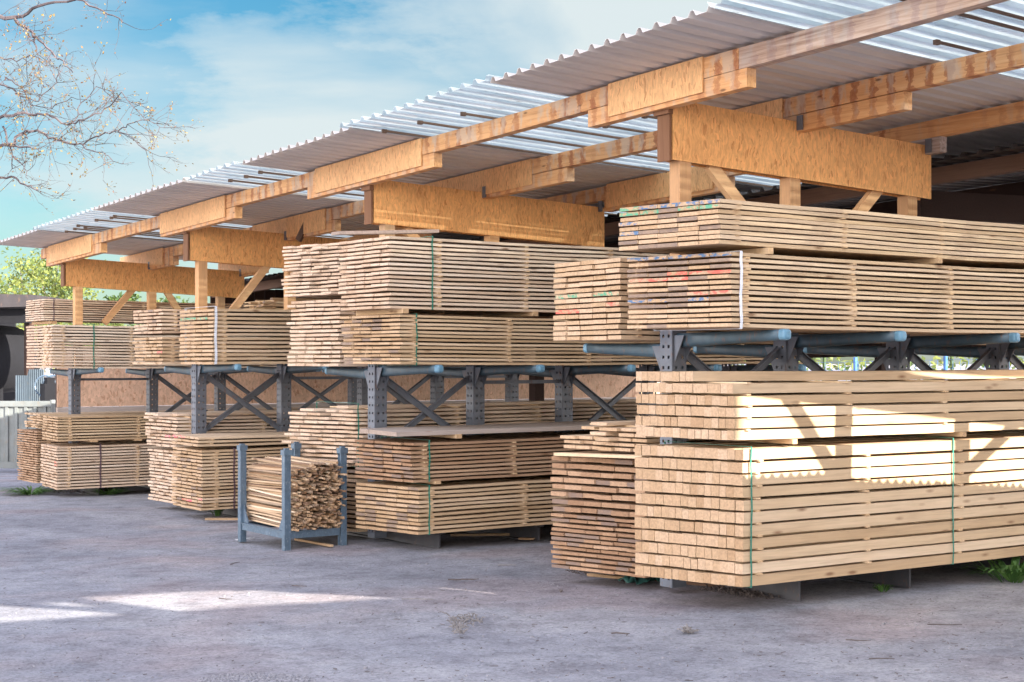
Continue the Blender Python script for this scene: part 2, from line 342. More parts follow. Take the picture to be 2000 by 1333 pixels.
def clear_mat():
    m, t, b = mat('clear_corrugated_plastic'); pos, nor = geo_pos(t)
    t.nodes.remove(b); o = t.nodes['Material Output']
    st = noise_node(t, mapping(t, pos, (.9, 7, 1)), 1.4, 5, .6); dirt = noise_node(t, mapping(t, pos, (1.6, 3, 1), loc=(2, 0, 0)), 1.5, 6, .7)
    col = mixc(t, ramp(t, st.outputs['Fac'], [(.35, 0), (.7, 1)]), (.76, .80, .81), (.58, .64, .66))
    d = ramp(t, dirt.outputs['Fac'], [(.62, 0), (.74, .8)])
    col = mixc(t, d, col, (.16, .12, .10))
    tr = N(t, 'ShaderNodeBsdfTransparent'); tl = N(t, 'ShaderNodeBsdfTranslucent'); gl = N(t, 'ShaderNodeBsdfGlossy'); df = N(t, 'ShaderNodeBsdfDiffuse')
    gl.inputs['Roughness'].default_value = .15
    for n in (tr, tl, df): t.links.new(col, n.inputs['Color'])
    m1 = N(t, 'ShaderNodeMixShader'); m1.inputs[0].default_value = .60; t.links.new(tr.outputs[0], m1.inputs[1]); t.links.new(tl.outputs[0], m1.inputs[2])
    m0 = N(t, 'ShaderNodeMixShader'); m0.inputs[0].default_value = .06; t.links.new(m1.outputs[0], m0.inputs[1]); t.links.new(df.outputs[0], m0.inputs[2])
    fr = N(t, 'ShaderNodeFresnel'); fr.inputs[0].default_value = 1.4
    m2 = N(t, 'ShaderNodeMixShader'); t.links.new(math_n(t, 'MULTIPLY', fr.outputs[0], .6), m2.inputs[0]); t.links.new(m0.outputs[0], m2.inputs[1]); t.links.new(gl.outputs[0], m2.inputs[2])
    t.links.new(m2.outputs[0], o.inputs[0]); return m
M['clear'] = clear_mat()
def plain(name, c, rough=.6, var=.15, scale=8):
    m, t, b = mat(name); pos, nor = geo_pos(t); n = noise_node(t, pos, scale, 4)
    t.links.new(mixc(t, 1, c, ramp(t, n.outputs['Fac'], [(.3, 1-var), (.7, 1+var)]), 'MULTIPLY'), b.inputs['Base Color'])
    b.inputs['Roughness'].default_value = rough; return m
M['green_strap'] = plain('green_plastic_strap', (.025, .17, .12), .4)
M['white_strap'] = plain('white_plastic_strap', (.62, .64, .70), .5)
M['brown_strap'] = plain('brown_strap', (.09, .05, .06), .5)
M['paint_blue'] = plain('blue_spray_paint', (.03, .17, .38), .6, .4, 60)
M['paint_red'] = plain('red_spray_paint', (.60, .10, .10), .6, .3, 60)
M['paint_green'] = plain('green_spray_paint', (.05, .42, .20), .6, .4, 60)
M['paint_pink'] = plain('pink_spray_paint', (.75, .10, .18), .6, .3, 60)
M['tarp'] = plain('green_tarp', (.03, .11, .10), .5, .3)
M['bluepost'] = plain('blue_fence_paint', (.05, .16, .42), .45)
M['paper'] = plain('white_litter', (.6, .6, .6), .6)
M['stone'] = plain('grey_stone', (.20, .19, .20), .9, .4, 40)
M['drygrey'] = plain('dry_plant_matter', (.20, .18, .17), .9, .35, 40)
M['bark_dark'] = plain('dead_twig', (.10, .08, .075), .9, .35, 30)
M['wallgrey'] = plain('grey_render', (.62, .60, .57), .9, .1, 2)
def leaf_mat(name, a, b_, trans=.35):
    m, t, b = mat(name)
    at = N(t, 'ShaderNodeAttribute', attribute_name='tone'); sp = N(t, 'ShaderNodeSeparateColor'); t.links.new(at.outputs['Color'], sp.inputs[0])
    col = mixc(t, sp.outputs[0], a, b_)
    t.links.new(col, b.inputs['Base Color']); b.inputs['Roughness'].default_value = .6
    tl = N(t, 'ShaderNodeBsdfTranslucent'); t.links.new(col, tl.inputs[0])
    mm = N(t, 'ShaderNodeMixShader'); mm.inputs[0].default_value = trans; o = t.nodes['Material Output']
    t.links.new(b.outputs[0], mm.inputs[1]); t.links.new(tl.outputs[0], mm.inputs[2]); t.links.new(mm.outputs[0], o.inputs[0]); return m
M['leaf_yg'] = leaf_mat('spring_leaves', (.07, .12, .03), (.25, .27, .06))
M['leaf_g'] = leaf_mat('green_leaves', (.04, .085, .02), (.14, .20, .05))
M['leaf_weed'] = leaf_mat('weed_leaves', (.04, .10, .02), (.11, .22, .05))
M['catkin'] = leaf_mat('bud_scales', (.16, .07, .05), (.32, .24, .06))
M['bark'] = plain('grey_brown_bark', (.17, .13, .11), .9, .4, 12)
M['bark_pale'] = plain('pale_bark', (.075, .058, .062), .85, .35, 9)

# ------------------------------------------------------------------ ground
def ground_mat():
    m, t, b = mat('packed_dirt_yard'); pos, nor = geo_pos(t)
    n1 = noise_node(t, pos, .35, 6, .6, .3); n2 = noise_node(t, mapping(t, pos, (1, 1.15, 1), (0, 0, .6)), 2.2, 9, .68); n3 = noise_node(t, pos, 42, 8, .8); n4 = noise_node(t, mapping(t, pos, (1, 1, 1), (0, 0, .6)), 9, 8, .75, .5)
    col = ramp(t, n1.outputs['Fac'], [(.3, (.21, .203, .215)), (.5, (.275, .265, .277)), (.7, (.33, .31, .308))])
    col = mixc(t, 1, col, ramp(t, n2.outputs['Fac'], [(.32, (.72, .70, .71)), (.52, (1.0, 1.0, 1.0)), (.70, (1.14, 1.13, 1.10))]), 'MULTIPLY')
    col = mixc(t, 1, col, ramp(t, n4.outputs['Fac'], [(.34, .74), (.50, 1.0), (.68, 1.10)]), 'MULTIPLY')
    col = mixc(t, 1, col, ramp(t, n3.outputs['Fac'], [(.34, .45), (.46, .98), (.62, 1.25)]), 'MULTIPLY')
    # dusty tyre lanes running along the stacks
    sg = N(t, 'ShaderNodeSeparateXYZ'); t.links.new(pos, sg.inputs[0])
    lane = math_n(t, 'SINE', math_n(t, 'ADD', math_n(t, 'MULTIPLY', math_n(t, 'ADD', sg.outputs[0], math_n(t, 'MULTIPLY', sg.outputs[1], .12)), 3.6), math_n(t, 'MULTIPLY', n1.outputs['Fac'], 5)))
    col = mixc(t, .55, col, ramp(t, lane, [(0, (.92, .92, .93)), (.5, (1, 1, 1)), (1, (1.10, 1.09, 1.07))]), 'MULTIPLY')
    warm = ramp(t, noise_node(t, pos, .5, 3).outputs['Fac'], [(.5, 0), (.62, .55)])
    col = mixc(t, warm, col, mixc(t, 1, col, (1.1, .90, .82), 'MULTIPLY'))
    vo = N(t, 'ShaderNodeTexVoronoi'); vo.inputs['Scale'].default_value = 22; t.links.new(pos, vo.inputs['Vector'])
    st = ramp(t, vo.outputs['Distance'], [(.05, 1), (.12, 0)])
    sv = N(t, 'ShaderNodeSeparateColor'); t.links.new(vo.outputs['Color'], sv.inputs[0])
    col = mixc(t, math_n(t, 'MULTIPLY', st, math_n(t, 'GREATER_THAN', sv.outputs[0], .80)), col, (.16, .14, .15))
    t.links.new(col, b.inputs['Base Color']); b.inputs['Roughness'].default_value = .95; b.inputs['Specular IOR Level'].default_value = .15
    col = mixc(t, 1, col, (1.0, 1.03, 1.07), 'MULTIPLY'); t.links.new(col, b.inputs['Base Color'])
    h = math_n(t, 'ADD', math_n(t, 'MULTIPLY', n3.outputs['Fac'], .5), math_n(t, 'ADD', n4.outputs['Fac'], n2.outputs['Fac']))
    bump(t, b, h, .8, .03); return m
M['ground'] = ground_mat()
def ground_noise(x, y):
    k = 1.0 if (0 < x < 9 and 0 < y < 24) else .3
    return k*(.02*noise.noise(Vector((x*.6, y*.6, 0)))+.008*noise.noise(Vector((x*2.3, y*2.3, 4))))
def make_ground():
    xs = [-900, -300, -100, -40, -15]+[-6+i*.28 for i in range(76)]+[20, 26, 40, 90, 300, 900]
    ys = [-900, -300, -100, -45, -20, -8]+[-3+i*.3 for i in range(100)]+[32, 40, 60, 100, 300, 900]
    mb = MB(); vs = []; fs = []
    for y in ys:
        for x in xs: vs.append((x, y, gz(x, y)+ground_noise(x, y)-.004))
    w = len(xs)
    for j in range(len(ys)-1):
        for i in range(w-1): fs.append((j*w+i, j*w+i+1, (j+1)*w+i+1, (j+1)*w+i))
    mb.faces(vs, fs); tag(mb.build('ground', M['ground'], smooth=True), kind='structure')
make_ground()

# ------------------------------------------------------------------ rack rows
ROW = {0: dict(Y=4.05, top=1.95), 1: dict(Y=8.3, top=1.9), 2: dict(Y=12.7, top=1.655), 3: dict(Y=17.1, top=1.655), 4: dict(Y=21.6, top=1.60)}
def side(row, s):                           # band of depth for a row's near or far side
    Y = ROW[row]['Y']
    return (Y-1.05, Y-.2) if s == 'near' else (Y+.2, Y+1.05)

PAINT = {'paint_blue': (.03, .14, .30, 1), 'paint_red': (.62, .10, .08, 1), 'paint_green': (.05, .33, .20, 1), 'paint_pink': (.80, .08, .16, 1)}
def bundle(label, row, s, xc, xf, yt, yb, n, bw=.14, L=5.0, mat_='pine', fill=.68, endj=.02, tone=(.2, .9), stain=None,
           partial=None, wild=0, gapk=.0, straps=(), bearers=(), marks=(), stick0=.16, z=None, group=None, widths=None, pitch_var=0, warm=0):
    y0, y1 = side(row, s); endj = endj*.65 if endj > .01 else endj
    a = atY(xc, yb, y0); X0 = a.x; z0 = a.z; z1 = atY(xc, yt, y0).z; X1 = atY(xf, yb, y1).x
    if z: z0, z1 = z
    root = thing('lumber_bundle', ((X0+L/2), (y0+y1)/2, z0), label, 'lumber bundle', group or 'lumber bundles stored on the racks')
    p = (z1-z0)/n; th = p*fill
    nb = max(1, round((y1-y0)/bw)); sx = [stick0+k*.98+jit(.03) for k in range(int((L-.3)/.98)+1)]
    ph = random.uniform(0, 9); sagA = .006 if th < .05 else .002
    def wav(x, k): return sagA*math.sin(x*1.3+ph)+.0025*math.sin(x*4.1+ph+k*.9)*(1 if th < .05 else .3)
    for i in range(n):
        mb = MB(); zb = z0+i*p+(p-th)*(1 if i else 0)*.0+jit(p*.03)
        if widths:
            ws = []; 
            while sum(ws) < (y1-y0)-.03: ws.append(random.choice(widths))
            k_ = (y1-y0)/sum(ws); ws = [w*k_ for w in ws]
        else:
            ws = [(y1-y0)/nb]*nb if not pitch_var else None
            if ws is None:
                ws = [bw*random.uniform(.8, 1.25) for _ in range(nb)]; k_ = (y1-y0)/sum(ws); ws = [w*k_ for w in ws]
        y = y0; lay = jit(endj*.6); first = 0
        if partial and i == n-1: first = partial
        lt = random.uniform(*tone)
        for j, w in enumerate(ws):
            f = (y+w/2-y0)/(y1-y0)
            if j >= first and not (wild and i >= n-wild and random.random() < .25+.2*(i-(n-wild))):
                xs = X0+(X1-X0)*f+lay+jit(endj)+(random.choice([0, 0, 0, jit(.10)]) if wild else 0)
                ln = L+jit(.04)
                st = 0
                if stain and random.random() < stain(i): st = random.uniform(.55, .95)
                mb.cur = (min(1, max(0, lt*.4+random.uniform(*tone)*.6)), random.random(), st*.12, 1)
                g = random.choice((.001, .002, .004)); tj = th*random.uniform(.93, 1.02); zz = zb+jit(.0015)
                yj = jit(.004) if j in (0, len(ws)-1) else 0
                if s == 'near' and j == 0: yj = random.choice((0, 0, -.004, .006))
                if random.random() < .12: yj += .005
                rg = []
                for q in range(9):
                    x = xs+ln*q/8; dz = wav(x, i)+(jit(.0012)); dy = yj+.002*math.sin(x*2+ph+j)
                    sk = (X1-X0)/(y1-y0)*w/2 if q == 0 else 0
                    rg.append([(x-sk, y+g+dy, zz+dz), (x+sk, y+w-g+dy, zz+dz), (x+sk, y+w-g+dy, zz+tj+dz), (x-sk, y+g+dy, zz+tj+dz)])
                mb.pcap = (.20, .145, .12, 2) if st else None
                for (kind, li, f0, f1) in marks:
                    if min(li, n-1) == i and f0-.5*w/(y1-y0) <= f <= f1+.5*w/(y1-y0): mb.pcap = PAINT[kind]
                mb.rings(rg)
            y += w
        if mb.v: mb.build('board_layer', M[mat_], root)
    for q, xq in enumerate(sx):             # thin sticks that keep the layers apart
        mb = MB(); 
        for i in range(1, n):
            x = X0+xq+jit(.012); zq = z0+i*p-(p-th)+wav(x, i)*.5
            mb.cur = (random.uniform(.3, .9), random.random(), 0, 1)
            mb.box(x-.018, x+.018, y0-(.003+random.random()*.014), y1+random.random()*.015, zq+.001, zq+(p-th)-.0015)
        mb.build('sticker_row', M['pine_y'], root)
    for (px, c, wd) in straps:
        x = atY(px, yb, y0).x; mb = MB(); e = .006; k = 9
        pts = [(x+.004*math.sin(q*1.1+px)*(q not in (0, k)), y0-e-.003*(q % 2), z0-.004+(z1-z0+.006)*q/k) for q in range(k+1)]
        for q in range(k): mb.bar(pts[q], pts[q+1], wd, .003, up=(0, 1, 0))
        mb.bar((x, y0-e, z1+.004), (x, y1+e, z1+.004), wd, .003); mb.bar((x, y0-e, z0-.004), (x, y1+e, z0-.004), wd, .003)
        mb.bar((x, y1+e, z0), (x, y1+e, z1), wd, .003, up=(0, 1, 0))
        mb.build('strap', M[c], root)
    for (px, zt, wd) in bearers:            # squared cross-bearers under the bundle; px = their front end
        x = atY(px, yb, y0).x; mb = MB(); mb.cur = (random.uniform(.2, .6), random.random(), 0, 1)
        mb.box(x-wd, x, y0-.012, y1, z0-zt, z0-.002); mb.build('bearer', M['pine_y'], root)
    return root, X0, X1, z0, z1, y0, y1

random.seed(11)
# ---- row 1 (nearest, right)
bundle('top bundle of thick planks on the nearest rack, its end smeared blue-green', 1, 'near', 1405, 1210, 388, 478, 9, bw=.17, fill=.76, endj=.012, tone=(.35, .8),
       stain=lambda i: .75 if i in (3, 7, 8) else .12, bearers=((1508, .044, .05), (1838, .044, .05)),
       marks=(('paint_green', 8, .55, .9), ('paint_blue', 8, .1, .6), ('paint_green', 7, .05, .2), ('paint_green', 7, .7, .8), ('paint_blue', 5, .95, 1), ('paint_blue', 3, .96, 1)))
bundle('wide plank bundle with a white strap and red and blue marks on its ends', 1, 'near', 1428, 1226, 491, 641, 14, bw=.17, fill=.62, endj=.012, tone=(.35, .85),
       stain=lambda i: .8 if i in (4, 5, 6, 9, 10, 13, 12, 11) else .1, straps=((1446, 'white_strap', .022),),
       marks=(('paint_blue', 13, .05, .3), ('paint_blue', 13, .45, .62), ('paint_blue', 13, .85, 1), ('paint_red', 10, .05, .55), ('paint_red', 9, .55, .95), ('paint_blue', 5, .25, .38), ('paint_blue', 5, .7, .84), ('paint_red', 6, .1, .2)))
bundle('upper pack of squared timbers on the ground stack, patched with direct sunlight', 1, 'near', 1435, 1242, 724, 862, 6, mat_='timber', fill=.83, endj=.0025, tone=(.25, .95), widths=(.055, .055, .055, .062, .062, .07, .11),
       partial=6, bearers=((1555, .035, .045), (1885, .035, .045)), stick0=.1)
bundle('tall lower pack of squared timbers nearest the camera with two green straps', 1, 'near', 1452, 1240, 875, 1148, 11, mat_='timber', fill=.84, endj=.0025, tone=(.25, .95), widths=(.055, .055, .055, .062, .062, .07, .11),
       straps=((1466, 'green_strap', .012), (1860, 'green_strap', .012)), stick0=.16)
bundle('pale upper bundle with narrow cracked ends just left of the white strapped planks', 1, 'far', 1212, 1082, 500, 664, 15, bw=.17, fill=.72, endj=.02, tone=(.4, .95),
       marks=(('paint_green', 8, .2, .3), ('paint_green', 8, .75, .82), ('paint_red', 6, .02, .1), ('paint_red', 5, .72, .85)))
bundle('small loose layer of rough boards on the stack left of the squared timbers', 1, 'far', 1262, 1100, 826, 886, 6, bw=.14, fill=.62, endj=.03, wild=3, tone=(.4, 1), pitch_var=1)
bundle('middle bundle of brown edged boards left of the squared timbers', 1, 'far', 1262, 1078, 893, 1010, 8, bw=.14, fill=.62, mat_='pine_red', endj=.02, tone=(.15, .75), pitch_var=1, stain=lambda i: .2)
bundle('lowest bundle of weathered reddish boards left of the squared timbers', 1, 'far', 1262, 1077, 1014, 1128, 12, bw=.14, fill=.62, mat_='pine_red', endj=.015, tone=(.1, .75), pitch_var=1, stain=lambda i: .3)
# ---- row 2
bundle('topmost pale bundle in the middle of the picture with one green strap', 2, 'near', 760, 662, 458, 602, 17, bw=.15, fill=.61, mat_='pine_pale', endj=.025, tone=(.35, .95),
       straps=((844, 'green_strap', .014),), bearers=((797, .045, .06), (1050, .045, .06)), stick0=.5)
bundle('yellowish bundle on the arms of the second rack with a teal strap', 2, 'near', 783, 668, 613, 713, 13, bw=.15, fill=.62, endj=.03, tone=(.2, .8), straps=((813, 'green_strap', .012),), stain=lambda i: .12)
bundle('thin pack of long pale boards lying loose over the second ground stack', 2, 'near', 775, 700, 841, 852, 1, bw=.2, fill=.8, endj=.05, tone=(.5, .8), L=5.4, bearers=((901, .04, .06),), mat_='grey_x')
bundle('upper ground bundle of the second rack with teal strap and dirty board ends', 2, 'near', 805, 694, 862, 942, 10, bw=.14, fill=.61, mat_='pine_red', endj=.025, tone=(.1, .7), straps=((838, 'green_strap', .014),), bearers=((860, .03, .06),), stain=lambda i: .25)
bundle('bottom ground bundle of the second rack resting on a steel beam', 2, 'near', 818, 695, 950, 1045, 11, bw=.14, fill=.62, endj=.015, tone=(.2, .75), straps=((838, 'green_strap', .014),), stain=lambda i: .12)
bundle('highest whitish bundle with uneven ends left of the green strapped top bundle', 2, 'far', 662, 553, 470, 574, 14, bw=.15, fill=.61, mat_='pine_pale', endj=.03, tone=(.6, 1), wild=1)
bundle('whitish bundle on the arms under the highest uneven one', 2, 'far', 664, 565, 581, 716, 16, bw=.15, fill=.62, mat_='pine_pale', endj=.03, tone=(.45, 1))
bundle('ragged pale bundle behind the steel stillage, above its laths', 2, 'far', 700, 567, 789, 912, 15, bw=.15, fill=.61, mat_='pine_pale', endj=.04, tone=(.4, 1), wild=3, straps=((699, 'green_strap', .012),), pitch_var=1)
bundle('bottom bundle hidden partly by the steel stillage and its laths', 2, 'far', 700, 575, 917, 1040, 14, bw=.15, fill=.62, endj=.03, tone=(.2, .8), stain=lambda i: .2)
# ---- row 3
bundle('upper bundle on the third rack with a white strap and greenish marks', 3, 'near', 416, 351, 599, 711, 14, bw=.15, fill=.61, endj=.012, tone=(.35, .85), straps=((421, 'white_strap', .03),),
       marks=(('paint_green', 11, .2, .5), ('paint_green', 11, .8, .9)))
bundle('thin pack of boards with pink marks on the third ground stack', 3, 'near', 385, 338, 852, 873, 3, bw=.15, fill=.61, endj=.03, tone=(.5, 1), marks=(('paint_pink', 2, .5, .9),))
bundle('tall ground bundle of the third rack with a brown strap', 3, 'near', 394, 335, 878, 998, 18, bw=.15, fill=.61, endj=.02, tone=(.2, .85), straps=((457, 'brown_strap', .02),), marks=(('paint_pink', 3, .0, .04), ('paint_pink', 2, .45, .6)), stain=lambda i: .12)
bundle('short upper bundle just left of the white strapped third rack bundle', 3, 'far', 317, 262, 600, 650, 7, bw=.15, fill=.61, mat_='pine_pale', endj=.03, tone=(.2, .8), stain=lambda i: .1)
bundle('bundle on the arms below the short one, with a red spot on its corner', 3, 'far', 317, 262, 655, 711, 8, bw=.15, fill=.62, endj=.03, tone=(.3, .9), marks=(('paint_pink', 3, .0, .05),))
bundle('loose ended low bundle behind the third ground stack', 3, 'far', 345, 286, 808, 876, 10, bw=.15, fill=.61, mat_='pine_pale', endj=.03, tone=(.4, 1), wild=1, marks=(('paint_pink', 3, .1, .3),))
bundle('bottom bundle with ragged ends left of the brown strapped stack', 3, 'far', 350, 291, 880, 985, 16, bw=.15, fill=.61, mat_='pine_pale', endj=.03, tone=(.4, 1))
bundle('small high bundle in the shade beside the leaning brace of the third rack', 3, 'far', 515, 487, 560, 598, 6, bw=.15, fill=.61, endj=.05, tone=(.2, .7), wild=2, L=3.5, stain=lambda i: .2, z=(2.24, 2.5))
# ---- row 4
bundle('sunlit top bundle at the far left end behind a wooden post', 4, 'far', 85, 50, 583, 627, 10, bw=.15, fill=.62, mat_='pine_pale', endj=.012, tone=(.5, 1), straps=((105, 'brown_strap', .015),), bearers=((111, .04, .1),), stick0=.5)
bundle('upper bundle at the far left edge of the last rack, beneath the sunlit one', 4, 'far', 90, 52, 633, 718, 15, bw=.15, fill=.62, mat_='pine_pale', endj=.012, tone=(.5, .9))
bundle('upper bundle on the last rack with a dark green strap and a red spot', 4, 'near', 103, 85, 633, 720, 15, bw=.15, fill=.62, mat_='pine_pale', endj=.03, tone=(.5, 1), straps=((183, 'green_strap', .016),), marks=(('paint_pink', 1, .0, .05),))
bundle('orange tinged upper ground bundle of the last rack', 4, 'near', 112, 83, 812, 862, 9, bw=.15, fill=.61, endj=.015, tone=(.15, .7), bearers=((191, .03, .1), (277, .03, .1)))
bundle('lower ground bundle of the last rack with a brown strap', 4, 'near', 112, 80, 870, 956, 15, bw=.15, fill=.61, mat_='pine_pale', endj=.02, tone=(.3, .9), straps=((196, 'brown_strap', .022),), marks=(('paint_red', 9, .0, .05), ('paint_red', 8, .0, .04)))
bundle('stepped rough bundle top at the far left, behind the last ground stack', 4, 'far', 80, 50, 808, 838, 6, bw=.15, fill=.61, endj=.03, tone=(.3, .9), wild=3)
bundle('leftmost ground bundle with dark gaps beside the ribbed gate', 4, 'far', 72, 34, 842, 945, 22, bw=.15, fill=.62, mat_='pine_red', endj=.02, tone=(.2, .8))

a = atY(1090, 887, 9.30); b_ = atY(1262, 893, 8.45); mb = MB(); mb.cur = (.8, .3, 0, 1); mb.bar(a, b_, .10, .022)
tag(mb.build('plank', M['pine_y']), 'single pale board sticking out left over the brown edged boards', 'plank')
# plank lying on the middle top bundle and on the squared timbers
p0 = atY(655, 450, 12.5)
mb = MB(); mb.cur = (.6, .3, 0, 1); a = atY(852, 451, 11.75); mb.hexa([(6.65, 12.45, 2.865), (6.65, 12.60, 2.865), (6.65, 12.60, 2.895), (6.65, 12.45, 2.895), (a.x, 11.70, 2.86), (a.x, 11.85, 2.86), (a.x, 11.85, 2.89), (a.x, 11.70, 2.89)])
o = mb.build('plank', M['grey_x']); tag(o, 'grey brown plank lying across the topmost pale bundle in the middle', 'plank')

# ------------------------------------------------------------------ racks
def perforated(mb, o, du, w, h, out, pitch=.075, hole=.022, edge=.025):
    """plate w wide (along du) and h high with two columns of square holes"""
    du = Vector(du); o = Vector(o)
    us = [0, edge, edge+hole, w-edge-hole, w-edge, w]; z = 0
    while z < h:
        z1 = min(z+pitch-hole, h); 
        a = o+Vector((0, 0, z)); b = o+Vector((0, 0, z1)); mb.quad(a, a+du*w, b+du*w, b)
        if z1 >= h: break
        z2 = min(z1+hole, h)
        for k in (0, 2, 4):
            p = o+du*us[k]+Vector((0, 0, z1)); q = o+du*us[k+1]+Vector((0, 0, z1)); mb.quad(p, q, q+Vector((0, 0, z2-z1)), p+Vector((0, 0, z2-z1)))
        z = z2
def make_rack(row, xs, label, xbays):
    Y = ROW[row]['Y']; top = ROW[row]['top']; g = gz(0, Y)
    root = thing('cantilever_rack', (xs[0], Y, g), label, 'storage rack', 'cantilever racks under the canopy')
    c = .065
    for x in xs:
        mb = MB(); z0 = g+.05; h = top+.02-z0
        for (o, d) in (((x-c, Y-c, z0), (1, 0, 0)), ((x+c, Y-c, z0), (0, 1, 0)), ((x+c, Y+c, z0), (-1, 0, 0)), ((x-c, Y+c, z0), (0, -1, 0))):
            perforated(mb, o, d, 2*c, h, None)
        mb.build('column', M['steel'], root, solid=.006)
        # base I-beam lying crosswise under the ground stack
        mb = MB(); hb = .17 if row == 1 else .16; yy0, yy1 = Y-.86, Y+.86; xb = x+{0: .1, 1: .40, 2: .17, 3: .12, 4: .06}[row]
        mb.box(xb-.055, xb+.055, yy0, yy1, g-.01, g+.012); mb.box(xb-.055, xb+.055, yy0, yy1, g+hb-.014, g+hb); mb.box(xb-.006, xb+.006, yy0+.004, yy1-.004, g+.012, g+hb-.014)
        mb.build('base_beam', M['ibeam'], root)
        top_near = top
        for sgn in (-1, 1):
            top = top_near if sgn < 0 else top_near-(.075 if row == 1 else .03)
            mb = MB(); n = 6; rings = []
            hz0, hz1 = .052, .036; w = .034
            tip = Y+sgn*(1.12 if sgn < 0 else 1.0); root_y = Y+sgn*c
            for q in range(n):
                f = q/(n-1); y = root_y+(tip-root_y)*f; hh = hz0+(hz1-hz0)*f; zc = top-.004-hh+.012*f
                rings.append([(x+w*math.copysign(abs(math.cos(t))**.6, math.cos(t)), y, zc+hh*math.copysign(abs(math.sin(t))**.6, math.sin(t))) for t in [2*math.pi*(j+.5)/12 for j in range(12)]])
            arm = mb.build('arm', M['arm'], root, smooth=True)
            me = arm.data; me.clear_geometry(); b2 = MB(); b2.rings(rings); me.from_pydata(b2.v, [], b2.f)
            for p_ in me.polygons: p_.use_smooth = len(p_.vertices) == 4
            cap = MB(); f = [[(px_, tip+sgn*.03*q2, top-.004-hz1+.012+(pz-(top-.004-hz1+.012))*s_ if False else pz) for (px_, py_, pz) in [(x+(vx-x)*s_, 0, top-.004-hz1+.012+(vz-(top-.004-hz1+.012))*s_) for (vx, vy, vz) in rings[-1]]] for q2, s_ in ((-.9, 1.06), (.3, 1.06), (.8, .9), (1.0, .5))]
            cap.rings(f); cap.build('arm_cap', M['armcap'], arm)
            # welded bracket between arm and column
            mb = MB(); t_ = .008
            for dx in (-.05, .05):
                a_ = (x+dx, Y+sgn*(c+.004), top-.02); b_ = (x+dx, Y+sgn*(c+.11), top-.02); c_ = (x+dx, Y+sgn*(c+.004), top-.22)
                mb.faces([a_, b_, c_, (a_[0]+t_, a_[1], a_[2]), (b_[0]+t_, b_[1], b_[2]), (c_[0]+t_, c_[1], c_[2])], [(0, 1, 2), (5, 4, 3), (0, 3, 4, 1), (1, 4, 5, 2), (2, 5, 3, 0)])
            mb.build('bracket', M['steel'], root)
        top = top_near
    for k in range(len(xs)-1):
        a, b = xs[k]+c, xs[k+1]-c; zt = top-.13; zb = top-.80
        if k in xbays:
            for (p, q, dy) in (((a, zt), (b, zb), -.028), ((a, zb), (b, zt), .028)):
                mb = MB(); mb.bar((p[0], Y+dy, p[1]), (q[0], Y+dy, q[1]), .012, .062); mb.bar((p[0], Y+dy-.018, p[1]+.03), (q[0], Y+dy-.018, q[1]+.03), .03, .006)
                mb.build('brace', M['steel'], root)
        else:
            mb = MB(); mb.bar((a, Y, top-.17), (b, Y, top-.17), .03, .035); mb.build('tie_bar', M['steel'], root)
    return root
XS = [7.13, 8.25, 9.5, 10.75, 11.95]
make_rack(1, XS, 'nearest steel rack, blue arms over the squared timbers at the right', (0, 1, 2, 3))
XS2 = [7.2, 8.32, 9.42, 10.55, 11.75]
make_rack(2, XS2, 'second steel rack behind the stillage with a big cross brace', (0, 2))
make_rack(3, [7.25, 8.37, 9.5, 10.6, 11.8], 'third steel rack from the camera with crossed braces before the board wall', (0, 2))
make_rack(4, [7.25, 8.42, 9.5, 10.6, 11.8], 'farthest steel rack at the left in front of the pale board wall', (1, 2, 3))

# ------------------------------------------------------------------ canopy shed
shed = thing('open_canopy', (8.5, 13, 0), 'long open timber canopy with corrugated grey and clear roof over the racks', 'canopy')
def prof_y(y0, y1):                         # trapezoidal rib profile along Y
    P = .171; pts = []; k = math.floor(y0/P)
    for q in range(int((y1-y0)/P)+3):
        b = (k+q)*P
        for (f, h) in ((0, 0), (.56, 0), (.70, .036), (.86, .036)):
            y = b+f*P
            if y0-1e-6 <= y <= y1+1e-6: pts.append((y, h))
    return pts
def roof_sheet(y0, y1, x0, x1, m, zf, parent, dz=0, name='roof_sheet', jag=.0):
    pts = prof_y(y0, y1); mb = MB(); n = 6; vs = []; fs = []
    for q in range(n+1):
        for (y, h) in pts:
            x = x0+(x1-x0)*q/n+(jag*noise.noise(Vector((y*.9, 3, 0))) if q == 0 else 0)
            vs.append((x, y, zf(x, y)+h+dz+.006*noise.noise(Vector((x*.7, y*.7, 1)))))
    k = len(pts)
    for q in range(n):
        for j in range(k-1): fs.append((q*k+j, q*k+j+1, (q+1)*k+j+1, (q+1)*k+j))
    mb.faces(vs, fs); return mb.build(name, m, parent, solid=.0025)
def eaveY(px): a, b = ray(px); return 6.3*b/a
cuts = [eaveY(-20), eaveY(73), eaveY(184), eaveY(366), eaveY(461), eaveY(688), eaveY(955), eaveY(1410), 3.55, 3.2]
cuts[0] = 22.4
kinds = ['roof', 'clear', 'roof', 'clear', 'roof', 'clear', 'roof', 'clear', 'roof']
random.seed(5)
